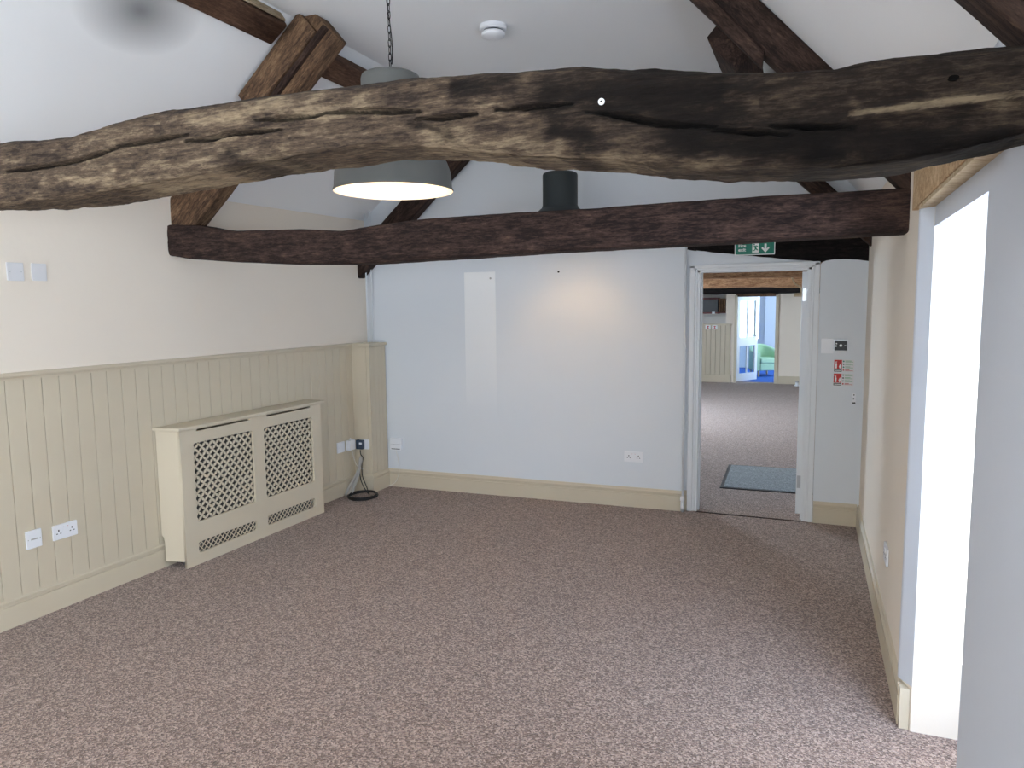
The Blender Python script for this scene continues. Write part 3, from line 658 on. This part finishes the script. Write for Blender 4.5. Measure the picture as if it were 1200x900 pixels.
# ------------------------------------------------------------------ radiator cover
rc = empty('radiator_cover', (-3.765, 3.53, 0), PI / 2 - AL); tag(rc, 'cream radiator cover with four lattice grilles against the boarded wall', 'radiator cover')
# local x runs along the wall, local -y faces the room, front at y = 0, wall at y ~ .17
W_ = 1.43
holes = [rrect(.105, .655, .285, .815, .02), rrect(.765, 1.325, .285, .815, .02), rrect(.105, .655, .075, .150, .018), rrect(.765, 1.325, .075, .150, .018),
         rrect(.14, .62, .892, .905, .004, 2), rrect(.80, 1.30, .892, .905, .004, 2)]
link_mesh('front_panel', sheet_mesh('front_panel', [(0, .0), (W_, .0), (W_, .915), (0, .915)], holes, .018), 'cover', rc)
def lattice(x0, x1, z0, z1, p, ra, rd):
    bm = BM(); th = .006; nx_, nz_ = int((x1 - x0) / p) + 2, int((z1 - z0) / p) + 2
    for i in range(nx_ * 2):
        for j in range(nz_ * 2):
            if (i + j) % 2: continue
            cx, cz = x0 + i * p / 2, z0 + j * p / 2
            if cx > x1 + p * .3 or cz > z1 + p * .3: continue
            o_, h_ = [], []
            for k in range(8):
                a = k * PI / 4; ro = p / 2 if k % 2 == 0 else p / 2 / math.sqrt(2); rh = p * (ra if k % 2 == 0 else rd)
                cl = lambda u, v: (min(max(u, x0 - .008), x1 + .008), min(max(v, z0 - .008), z1 + .008))
                u, v = cl(cx + ro * math.cos(a), cz + ro * math.sin(a)); o_.append((u, v))
                u, v = cl(cx + rh * math.cos(a), cz + rh * math.sin(a)); h_.append((u, v))
            V = [[bm.verts.new((u, y_, v)) for u, v in lst] for lst, y_ in ((o_, .019), (h_, .019), (h_, .019 + th))]
            for k in range(8):
                for A, Bq in ((V[0], V[1]), (V[1], V[2])):
                    try: bm.faces.new((A[k], A[(k + 1) % 8], Bq[(k + 1) % 8], Bq[k]))
                    except ValueError: pass
    bmesh.ops.remove_doubles(bm, verts=bm.verts[:], dist=.00005)
    bmesh.ops.dissolve_degenerate(bm, dist=.00005, edges=bm.edges[:])
    return bm
for x0, x1 in ((.105, .655), (.765, 1.325)):
    fin('lattice_grille', lattice(x0, x1, .285, .815, .061, .42, .20), 'cover', rc)
    fin('lattice_grille', lattice(x0, x1, .075, .150, .042, .42, .30), 'cover', rc)
for x0 in (0.0, W_ - .018):
    bm = BM(); prism(bm, [(.018, .045), (.150, .045), (.150, .17), (.156, .205), (.168, .22), (.168, .915), (.018, .915)], (x0, x0 + .018), lambda a, b, t: (t - (.25 * (a - .018) if x0 == 0 else 0), a, b))
    fin('side_panel', bm, 'cover', rc, bevel=.001)
bm = BM(); prism(bm, [(-.024, -.025), (-.062, .170), (W_ + .03, .170), (W_ + .03, -.025)], (.915, .935), lambda a, b, t: (a, b, t)); fin('top_shelf', bm, 'cover', rc, bevel=.005)
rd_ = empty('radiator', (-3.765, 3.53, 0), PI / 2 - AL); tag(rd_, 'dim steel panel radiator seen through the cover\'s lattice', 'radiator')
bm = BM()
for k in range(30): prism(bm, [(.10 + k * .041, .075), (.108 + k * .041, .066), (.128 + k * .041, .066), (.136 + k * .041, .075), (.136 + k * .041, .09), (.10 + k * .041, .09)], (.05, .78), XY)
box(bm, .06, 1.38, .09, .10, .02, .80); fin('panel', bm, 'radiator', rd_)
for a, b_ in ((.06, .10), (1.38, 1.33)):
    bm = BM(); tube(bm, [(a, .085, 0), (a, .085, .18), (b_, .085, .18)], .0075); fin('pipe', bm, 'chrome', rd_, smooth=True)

# ------------------------------------------------------------------ electrical plates (local: faces -y, x to the right, z up)
def disc(r, cx, cz, n=10): return [(cx + r * math.cos(k * 2 * PI / n), cz + r * math.sin(k * 2 * PI / n)) for k in range(n)]
def plate(name, loc, rz, w_, h_, label, cat, m='plastic', d=.010, group=None):
    t = empty(name, loc, rz); tag(t, label, cat, group)
    bm = BM(); prism(bm, rrect(-w_ / 2, w_ / 2, -h_ / 2, h_ / 2, .004, 3), (-d, 0.0), XZ); fin('face_plate', bm, m, t, bevel=.0015)
    return t
def uk_outlet(t, cx, d, sc=1.0):
    bm = BM()
    for pts in ([(cx - .0035, .004), (cx + .0035, .004), (cx + .0035, .014), (cx - .0035, .014)], [(cx - .015, -.011), (cx - .007, -.011), (cx - .007, -.006), (cx - .015, -.006)], [(cx + .007, -.011), (cx + .015, -.011), (cx + .015, -.006), (cx + .007, -.006)]):
        prism(bm, pts, (-d - .0006, -d + .001), XZ)
    fin('pin_slots', bm, 'dark_hole', t)
def double_socket(loc, rz, label, w_=.146, h_=.086):
    t = plate('double_socket', loc, rz, w_, h_, label, 'socket')
    for s in (-1, 1):
        uk_outlet(t, s * .040, .010)
        bm = BM(); prism(bm, rrect(s * .013 - .006, s * .013 + .006, .010, .028, .002, 2), (-.0135, -.009), XZ); r = fin('rocker_switch', bm, 'plastic', t, bevel=.001)
        bm = BM(); prism(bm, [(s * .013 - .003, .024), (s * .013 + .003, .024), (s * .013 + .003, .026), (s * .013 - .003, .026)], (-.0139, -.0134), XZ); fin('indicator', bm, 'red', r)
    return t
LP = lambda y, d=0.0: (L(y) - .006 + d, y)
double_socket((LP(2.84)[0] + .002, 2.84, .444), PI / 2 - AL, 'white double wall socket low on boarding at the far left')
t = plate('aerial_outlet', (LP(2.659)[0] + .002, 2.659, .448), PI / 2 - AL, .086, .100, 'square white outlet plate left of the low double socket', 'outlet')
bm = BM(); prism(bm, [(-.018, -.004), (.018, -.004), (.018, .004), (-.018, .004)], (-.0108, -.009), XZ); prism(bm, disc(.0025, -.033, 0), (-.0112, -.009), XZ); prism(bm, disc(.0025, .033, 0), (-.0112, -.009), XZ); fin('slot', bm, 'cable_grey', t)
t = plate('blanking_plate', (L(2.685) - .017, 2.685, 1.900), PI / 2 - AL, .088, .096, 'pale grey square wall plate, left one of the pair high on wall', 'wall plate', 'plate_grey')
for s_ in (-1, 1):
    bm = BM(); prism(bm, disc(.003, s_ * .030, 0), (-.0112, -.009), XZ); fin('screw', bm, 'chrome', t)
t = plate('blanking_plate', (L(2.815) - .017, 2.815, 1.902), PI / 2 - AL, .082, .094, 'plain grey square wall plate, right one of the pair high on wall', 'wall plate', 'plate_grey')
# corner outlets
t = plate('single_socket', (L(5.44) - .004, 5.44, .448), PI / 2 - AL, .105, .095, 'white socket on the boarding just left of the boxed corner', 'socket')
bm = BM(); prism(bm, disc(.003, -.035, 0.0), (-.0112, -.009), XZ); fin('screw', bm, 'chrome', t)
ad = empty('plug_adapter', (L(5.54) + .004, 5.55, .452), PI / 2 - AL); tag(ad, 'white plug-in adapter beside the corner socket with a white lead', 'adapter')
bm = BM(); prism(bm, rrect(-.045, .045, -.045, .045, .006, 3), (-.045, 0), XZ); fin('body', bm, 'plastic', ad, bevel=.004)
bm = BM(); prism(bm, [(-.006, .045), (.006, .045), (.004, .062), (-.004, .062)], (-.03, -.018), XZ); fin('tab', bm, 'plastic', ad)
bm = BM(); tube(bm, smooth_path([(-3.86, 5.55, .41), (-3.85, 5.56, .34), (-3.835, 5.575, .27), (-3.80, 5.585, .235), (-3.775, 5.6, .225)]), .004)
tag(fin('white_lead', bm, 'cable_white', smooth=True), 'thin white lead curving down from the adapter', 'cable')
t = plate('single_socket', (-3.79, 5.6545, .445), 0, .10, .088, 'white socket on the narrow face of the boxed corner behind a dark plug', 'socket')
dp = empty('dark_plug', (-3.815, 5.644, .445), 0); tag(dp, 'dark blue-grey block plugged into the boxed corner\'s socket', 'adapter')
bm = BM(); prism(bm, rrect(-.042, .030, -.042, .042, .006, 3), (-.035, 0), XZ); fin('body', bm, 'blue_plug', dp, bevel=.004)
bm = BM(); prism(bm, rrect(-.004, .024, .005, .022, .003, 2), (-.038, -.034), XZ); fin('badge', bm, 'plastic', dp)
# hanging cable bundle
hk = smooth_path
def cable(name, pts, r, m, label, group=None):
    bm = BM(); tube(bm, smooth_path(pts), r, 6); return tag(fin(name, bm, m, smooth=True), label, 'cable', group)
bd = empty('cable_bundle', (-3.80, 5.55, 0)); tag(bd, 'hank of grey cables tied and hanging from the corner socket', 'cable')
for k in range(9):
    dx = (k - 4) * .0055; dy = random.uniform(-.012, .012)
    bm = BM(); P = [(-3.795 + dx * .3, 5.60 + dy, .34), (-3.79 + dx * .6, 5.585 + dy, .30), (-3.80 + dx * .3, 5.575 + dy, .24), (-3.815 + dx * .9, 5.555 + dy, .17), (-3.84 + dx * 1.4, 5.515 + dy, .09), (-3.855 + dx * 1.6, 5.48 + dy, .02), (-3.84 + dx * 1.5, 5.455 + dy, .007)]
    tube(bm, smooth_path(P), .0045, 6); fin('strand', bm, 'cable_grey', None, smooth=True).parent = bd
    bd.children[-1].matrix_parent_inverse = bd.matrix_world.inverted() if 0 else Matrix.Translation((3.80, -5.55, 0))
cl = empty('cable_coil', (-3.70, 5.465, .02)); tag(cl, 'coil of black cable lying on the carpet by the boxed corner', 'cable')
bm = BM(); pts = []
for k in range(5 * 28):
    a = k * 2 * PI / 28; r = .122 + .007 * math.sin(k * .37) + .004 * random.uniform(-1, 1)
    pts.append((r * 1.05 * math.cos(a), r * math.sin(a), .006 * math.sin(k * .23) + .004 * (k // 28) - .004))
tube(bm, pts, .0052, 6); fin('loop', bm, 'cable_black', cl, smooth=True)
cable('black_lead', [(-3.805, 5.60, .40), (-3.80, 5.60, .36), (-3.775, 5.595, .33), (-3.785, 5.59, .27), (-3.77, 5.57, .17), (-3.70, 5.53, .08), (-3.655, 5.49, .03)], .0042, 'cable_black', 'black lead slanting from the dark plug down to the coil, upper one')
cable('black_lead', [(-3.80, 5.59, .30), (-3.80, 5.575, .24), (-3.785, 5.56, .15), (-3.735, 5.53, .085), (-3.67, 5.50, .035)], .0042, 'cable_black', 'black lead sagging lower between the grey bundle and the coil')
# phone box on the back wall
t = plate('phone_master_box', (-3.622, B(-3.622) + .012, .408), AB, .118, .112, 'white phone box on the end wall beside the boxed corner', 'phone box', d=.03)
bm = BM(); prism(bm, [(-.045, -.046), (.045, -.046), (.045, -.040), (-.045, -.040)], (-.031, -.029), XZ); prism(bm, [(-.05, .0), (.05, .0), (.05, .0012), (-.05, .0012)], (-.0305, -.029), XZ); fin('socket_slot', bm, 'dark_hole', t)
cable('phone_lead', [(-3.62, 5.908, .352), (-3.60, 5.91, .28), (-3.595, 5.915, .19), (-3.60, 5.912, .12), (-3.64, 5.905, .04), (-3.70, 5.86, .012)], .0025, 'cable_white', 'thin white lead dropping from the phone box to the floor')
double_socket((-1.385, B(-1.385) + .0125, .427), AB, 'white double wall socket low on end wall left of the doorway', .158, .086)
for x_, z_, lb in ((-2.032, 1.966, 'tiny dark screw hole high on end wall above the warm glow'), (-2.652, 1.925, 'small nail mark in the top of the bright patch')):
    bm = BM(); prism(bm, disc(.009, 0, 0, 8), (-.004, 0), XZ); o = fin('wall_plug', bm, 'dark_hole' if x_ > -2.3 else 'cable_grey'); o.location = (x_, B(x_) + .014, z_); tag(o, lb, 'wall plug')
# right of door
YP = 6.043
plate('blanking_plate', (.068, YP, 1.363), 0, .086, .112, 'plain white plate left of the black thermostat', 'wall plate', 'plastic', d=.006)
t = plate('thermostat', (.160, YP, 1.367), 0, .094, .084, 'small black control panel with chrome rim right of the door', 'control panel', 'chrome', d=.012)
bm = BM(); prism(bm, rrect(-.043, .043, -.037, .034, .003, 2), (-.0145, -.011), XZ); fin('screen', bm, 'black', t)
bm = BM(); prism(bm, disc(.010, 0, 0), (-.0155, -.014), XZ); prism(bm, disc(.006, -.032, -.004), (-.0155, -.014), XZ); prism(bm, disc(.005, -.030, .014), (-.0155, -.014), XZ); prism(bm, [(.024, -.003), (.036, -.003), (.036, .003), (.024, .003)], (-.0155, -.014), XZ); fin('marks', bm, 'sign_white', t)
def ext_sign(z, label):
    t = empty('fire_extinguisher_sign', (.187, YP, z)); tag(t, label, 'sign')
    bm = BM(); prism(bm, rrect(-.070, .070, -.046, .046, .002, 2), (-.0015, 0), XZ); fin('board', bm, 'plate_grey', t)
    bm = BM(); prism(bm, [(-.068, -.024), (-.014, -.024), (-.014, .044), (-.068, .044)], (-.0024, -.001), XZ); fin('red_panel', bm, 'red', t)
    bm = BM(); prism(bm, [(-.068, -.044), (-.014, -.044), (-.014, -.027), (-.068, -.027)], (-.0024, -.001), XZ); fin('black_strip', bm, 'black', t)
    bm = BM()
    prism(bm, rrect(-.060, -.048, -.020, .016, .004, 2), (-.003, -.002), XZ); prism(bm, [(-.058, .018), (-.050, .018), (-.050, .026), (-.058, .026)], (-.003, -.002), XZ); prism(bm, [(-.064, .026), (-.048, .030), (-.048, .033), (-.064, .029)], (-.003, -.002), XZ)
    prism(bm, [(-.030, -.020), (-.022, -.018), (-.018, .0), (-.024, .018), (-.030, .006), (-.035, -.006)], (-.003, -.002), XZ)
    prism(bm, [(-.064, -.038), (-.018, -.038), (-.018, -.033), (-.064, -.033)], (-.003, -.002), XZ)
    fin('symbol', bm, 'sign_white', t)
    for i in range(4):
        zz = .034 - i * .022
        bm = BM(); prism(bm, disc(.0055, -.003, zz), (-.0024, -.001), XZ); fin('bullet', bm, 'red' if i == 3 else ('black' if i % 2 else 'green'), t)
        bm = BM(); prism(bm, [(.008, zz - .006), (.062, zz - .006), (.062, zz - .003), (.008, zz - .003)], (-.0024, -.001), XZ); prism(bm, [(.008, zz + .001), (.050 - i * .004, zz + .001), (.050 - i * .004, zz + .005), (.008, zz + .005)], (-.0024, -.001), XZ)
        fin('text_line', bm, 'red' if i == 3 else 'sign_green_light', t)
ext_sign(1.215, 'red and white fire extinguisher notice, upper of two right of door')
ext_sign(1.112, 'red and white fire extinguisher notice, lower of two right of door')
t = plate('key_hook', (.262, YP, .972), 0, .026, .075, 'slim white catch with dark screws below the fire notices', 'hook', d=.008)
bm = BM(); prism(bm, disc(.0045, 0, .028), (-.010, -.007), XZ); fin('screw', bm, 'dark_hole', t)
bm = BM(); prism(bm, disc(.0055, -.002, .0), (-.010, -.007), XZ); fin('screw', bm, 'dark_hole', t)
bm = BM(); prism(bm, [(-.012, -.036), (.012, -.036), (.010, -.026), (-.010, -.028)], (-.014, -.007), XZ); fin('catch', bm, 'dark_hole', t)
double_socket((RW(3.97) + .0165, 3.97, .458), -PI / 2 + AR, 'white double socket low on the right wall seen edge-on')

# ------------------------------------------------------------------ far room
bm = BM(); box(bm, -4.3, -4.0, 6.2, 9.0, -.1, 2.4); box(bm, -4.3, -4.0, 11.4, 16.45, -.1, 2.4); box(bm, -4.3, -4.0, 9.0, 11.4, -.1, .7); box(bm, -4.3, -4.0, 9, 11.4, 1.9, 2.4)
struct(fin('wall_far_room', bm, 'cream_wall'), 'left wall of the next room with a window opening', 'wall')
bm = BM(); box(bm, 1.5, 1.7, 6.05, 16.45, -.1, 2.4); box(bm, .9, 1.5, 6.05, 6.2, -.1, 2.4); struct(fin('wall_far_room', bm, 'cream_wall'), 'right wall of the next room', 'wall')
bm = BM(); box(bm, -4.3, 1.7, 6.2, 16.45, 2.3, 2.42); struct(fin('ceiling', bm, 'ceiling'), 'low ceiling of the next room above its beams', 'ceiling')
YF = 16.2
# far wall pieces
bm = BM(); box(bm, -4.3, -2.6, YF, YF + .2, 0, 2.3); box(bm, -.775, 1.6, YF, YF + .2, 0, 2.3); box(bm, -1.80, -1.60, YF - .0, YF + .2, 1.235, 2.3); box(bm, -1.69, -1.60, YF, YF + .2, 0, 1.24)
box(bm, -2.6, -1.6, YF + .02, YF + .2, 0, 1.22)
struct(fin('wall_far', bm, 'cream_wall'), 'cream end wall of the next room with an opening into the blue-carpeted room', 'wall')
fp = empty('trim_7', (-2.6, YF, 0)); struct(fp, 'sage boarded dado on the far wall of the next room', 'wall panelling')
for k in range(9):
    bm = BM(); box(bm, k * .1 + .002, k * .1 + .098, -.012, .02, .15, 1.20); fin('board', bm, 'sage', fp, bevel=.004)
bm = BM(); box(bm, 0, .92, -.03, .04, 1.20, 1.24); fin('rail', bm, 'sage', fp, bevel=.004)
bm = BM(); box(bm, 0, .92, -.035, .0, 0, .165); fin('skirting', bm, 'sage', fp, bevel=.004)
bm = BM(); box(bm, -.775, 1.5, YF - .03, YF, 0, .165); struct(fin('baseboard_far', bm, 'sage', bevel=.006), 'sage skirting right of the far doorway', 'skirting')
for x_, lb in ((-2.16, 'small red-marked notice on far dado rail, left of two'), (-2.02, 'small red-marked notice on far dado rail, right of two')):
    t = plate('notice', (x_, YF - .031, 1.165), 0, .11, .085, lb, 'notice', 'sign_white', d=.003)
    bm = BM(); prism(bm, [(-.022, -.03), (.022, -.03), (.022, -.016), (.008, -.016), (.008, .012), (.022, .012), (.022, .028), (-.022, .028), (-.022, .012), (-.008, .012), (-.008, -.016), (-.022, -.016)], (-.005, -.0025), XZ); fin('symbol', bm, 'red', t)
# alcove behind the half wall with dark shelving
bm = BM(); box(bm, -2.6, -1.8, YF + .8, YF + .9, 1.2, 2.3); box(bm, -2.7, -2.6, YF + .2, YF + .9, 1.2, 2.3); box(bm, -1.8, -1.7, YF + .2, YF + .9, 1.2, 2.3)
struct(fin('wall_alcove', bm, 'cream_wall'), 'back of the shadowed hatch above the far dado', 'wall')
cb = empty('wall_cabinet', (-2.36, YF + .10, 1.46)); tag(cb, 'dark cabinet with red edges seen in the hatch above the far dado', 'cabinet')
bm = BM(); box(bm, -.1, .38, 0, .25, .02, .30); fin('carcass', bm, 'black', cb, bevel=.005)
for z_ in (.295, -.01):
    bm = BM(); box(bm, -.1, .40, -.01, .26, z_, z_ + .033); fin('shelf', bm, 'brick_red', cb, bevel=.004)
bm = BM(); box(bm, .26, .32, -.02, .0, -.01, .03); fin('label_tag', bm, 'plastic', cb)
bk = empty('bottle_rack', (-1.96, YF + .10, 1.48)); tag(bk, 'brown wooden rack beside the dark cabinet in the far hatch', 'rack')
for k in range(4):
    bm = BM(); box(bm, k * .05, k * .05 + .035, 0, .2, 0, .29); fin('slat', bm, 'rafter_brown', bk)
bm = BM(); box(bm, -.01, .2, 0, .2, -.02, 0); fin('shelf', bm, 'brick_red', bk)

# beams of the far room
def far_beam(y0, y1, zb, zt, m, label, arch_=0.0, x0=-4.0, x1=1.5):
    o = timber('ceiling_beam', (x0, (y0 + y1) / 2, (zb + zt) / 2), (x1, (y0 + y1) / 2, (zb + zt) / 2), y1 - y0, zt - zb, m, None, ns=44, amp=.02, curve=arch_)
    return tag(o, label, 'beam')
far_beam(8.4, 8.7, 1.952, 2.32, 'far_beam', 'warm brown ceiling beam, nearest one seen through the doorway')
far_beam(10.8, 11.15, 1.862, 2.035, 'far_beam', 'warm brown slightly bowed ceiling beam, second one through the doorway', 0.03)
far_beam(15.0, 15.25, 1.845, 2.28, 'black_beam', 'blackened ceiling beam in front of the far wall')
bm = BM(); box(bm, -1.6, -.775, YF, YF + .2, 1.80, 2.3); tag(fin('door_head_timber', bm, 'rafter_brown', bevel=.01), 'brown timber head above the far glazed doorway', 'beam')
bm = BM(); box(bm, -2.6, -1.8, YF, YF + .15, 1.87, 2.3); tag(fin('door_head_timber', bm, 'black_beam', bevel=.01), 'black timber over the hatch in the far wall', 'beam')
# far doorway frame
fd = empty('door_2', (0, YF, 0)); struct(fd, 'pale frame of the glazed doorway in the far wall', 'door frame')
for x0, x1 in ((-1.625, -1.575), (-.815, -.755)):
    bm = BM(); box(bm, x0, x1, -.04, .22, 0, 1.83); fin('jamb', bm, 'sage', fd, bevel=.004)
# glazed leaf, open into the blue room
gl = empty('glazed_door_leaf', (-1.57, YF + .12, 0), math.atan2(.62, .345)); tag(gl, 'white glazed door standing open into the blue-carpeted room', 'door')
wl_ = .74
me = sheet_mesh('frame', [(0, .01), (wl_, .01), (wl_, 1.81), (0, 1.81)], [rrect(.09, .65, .94, 1.72, .004, 1), rrect(.09, .65, .17, .76, .004, 1)], .042); link_mesh('frame', me, 'gloss_white', gl)
for z0, z1 in ((.93, 1.73), (.16, .77)):
    bm = BM(); box(bm, .085, .655, .018, .023, z0, z1); fin('pane', bm, 'glass', gl)
bm = BM(); box(bm, .36, .39, .008, .034, .17, .76); box(bm, .36, .375, .008, .034, .94, 1.72); fin('glazing_bar', bm, 'gloss_white', gl)
bm = BM(); box(bm, .68, .71, -.004, 0, .86, 1.02); tube(bm, [(.695, 0, .97), (.695, -.05, .97), (.60, -.055, .97)], .009); fin('door_handle', bm, 'chrome', gl)
# blue room shell
bm = BM(); box(bm, -3.7, -3.5, 16.4, 20.2, -.1, 2.4); box(bm, -3.7, -3.4, 20.0, 20.2, -.1, 2.4); box(bm, -1.40, 1.5, 20.0, 20.2, -.1, 2.4); box(bm, -3.4, -1.40, 20.0, 20.2, -.1, .75); box(bm, -3.4, -1.40, 20.0, 20.2, 1.95, 2.4); box(bm, 1.3, 1.5, 16.4, 16.9, -.1, 2.4); box(bm, 1.3, 1.5, 18.7, 20.2, -.1, 2.4); box(bm, 1.3, 1.5, 16.9, 18.7, -.1, .7); box(bm, 1.3, 1.5, 16.9, 18.7, 1.95, 2.4)
struct(fin('wall_blue_room', bm, 'white_wall'), 'white walls of the blue-carpeted room', 'wall')
bm = BM(); box(bm, -1.25, 1.3, 19.88, 20.0, 0, 2.3); struct(fin('wall_blue_room', bm, 'white_wall'), 'white wall projecting behind the mint tub chair', 'wall')
bm = BM(); box(bm, -3.7, 1.5, 16.45, 20.2, 2.3, 2.42); struct(fin('ceiling', bm, 'ceiling'), 'white ceiling of the blue-carpeted room', 'ceiling')
# mint tub chair
tc_ = empty('tub_chair', (-1.12, 17.95, 0), .55); tag(tc_, 'mint green tub armchair on blue carpet beyond the far doorway', 'armchair')
bm = BM()
inner, outer_ = [], []
for k in range(25):
    a = PI * (-.02) + k * (PI * 1.04) / 24
    inner.append((.24 * math.cos(a), .02 + .26 * math.sin(a))); outer_.append((.33 * math.cos(a), .02 + .35 * math.sin(a)))
inner = [(.24, -.27)] + inner + [(-.24, -.27)]; outer_ = [(.33, -.27)] + outer_ + [(-.33, -.27)]
n = len(inner); V = []
for i in range(n):
    s = i / (n - 1); zt = .56 + .16 * math.sin(PI * s) ** 1.2
    V.append([bm.verts.new((*outer_[i], .14)), bm.verts.new((*outer_[i], zt - .03)), bm.verts.new((*(Vector(outer_[i]) * .85 + Vector(inner[i]) * .15), zt)), bm.verts.new((*(Vector(outer_[i]) * .25 + Vector(inner[i]) * .75), zt)), bm.verts.new((*inner[i], zt - .03)), bm.verts.new((*inner[i], .14))])
for i in range(n - 1):
    for k in range(6): bm.faces.new((V[i][k], V[i + 1][k], V[i + 1][(k + 1) % 6], V[i][(k + 1) % 6]))
bm.faces.new(V[0]); bm.faces.new(V[-1][::-1]); fin('tub_back', bm, 'mint', tc_, bevel=.012)
bm = BM(); box(bm, -.24, .24, -.285, .22, .14, .30); fin('seat_base', bm, 'mint', tc_, bevel=.02)
bm = BM(); box(bm, -.238, .238, -.30, .24, .30, .42); fin('seat_cushion', bm, 'mint', tc_, bevel=.03)
for sx, sy in ((-.25, -.22), (.25, -.22), (-.2, .25), (.2, .25)):
    bm = BM(); lathe(bm, [(0, 0), (.016, 0), (.026, .145), (0, .145)], 10, (sx, sy, 0)); fin('leg', bm, 'light_wood', tc_)
# mat
mt = empty('floor_mat', (-.79, 6.89, 0), 0.03); tag(mt, 'dark-edged grey entrance mat on carpet just beyond the doorway', 'mat')
bm = BM(); box(bm, .03, 1.07, .03, 1.0, 0, .010); fin('pile', bm, 'mat', mt)
bm = BM()
for a in ((0, 1.1, 0, .03), (0, 1.1, 1.0, 1.03), (0, .03, .03, 1.0), (1.07, 1.1, .03, 1.0)): box(bm, *a, 0, .007)
fin('rubber_edge', bm, 'black', mt)
ds = empty('door_stop', (-.36, 15.9, 0)); tag(ds, 'small white door stop on carpet by the far skirting', 'door stop')
bm = BM(); lathe(bm, [(0, 0), (.05, 0), (.05, .02), (.03, .03), (.03, .07), (.0, .075)], 12); fin('body', bm, 'plastic', ds)
bm = BM(); lathe(bm, [(0, .07), (.035, .072), (.035, .09), (0, .095)], 12); fin('rubber_tip', bm, 'cable_grey', ds)

# repeats share a group
GR = {'double_socket': 'double wall sockets', 'single_socket': 'single sockets in the corner', 'blanking_plate': 'plain wall plates', 'fire_extinguisher_sign': 'fire extinguisher notices by the door',
      'pendant_lamp': 'enamel pendant lamps', 'tie_beam': 'oak tie beams', 'principal_rafter': 'oak principal rafters', 'purlin': 'roof purlins', 'gable_rafter': 'rafters on the end wall',
      'black_lead': 'black leads in the corner', 'notice': 'notices on the far dado', 'ceiling_beam': 'ceiling beams of the next room', 'door_head_timber': 'timber heads in the far wall', 'wall_plug': 'small marks on the end wall'}
for o in bpy.data.objects:
    if o.parent is None and o.name.split('.')[0] in GR and 'category' in o: o['group'] = GR[o.name.split('.')[0]]
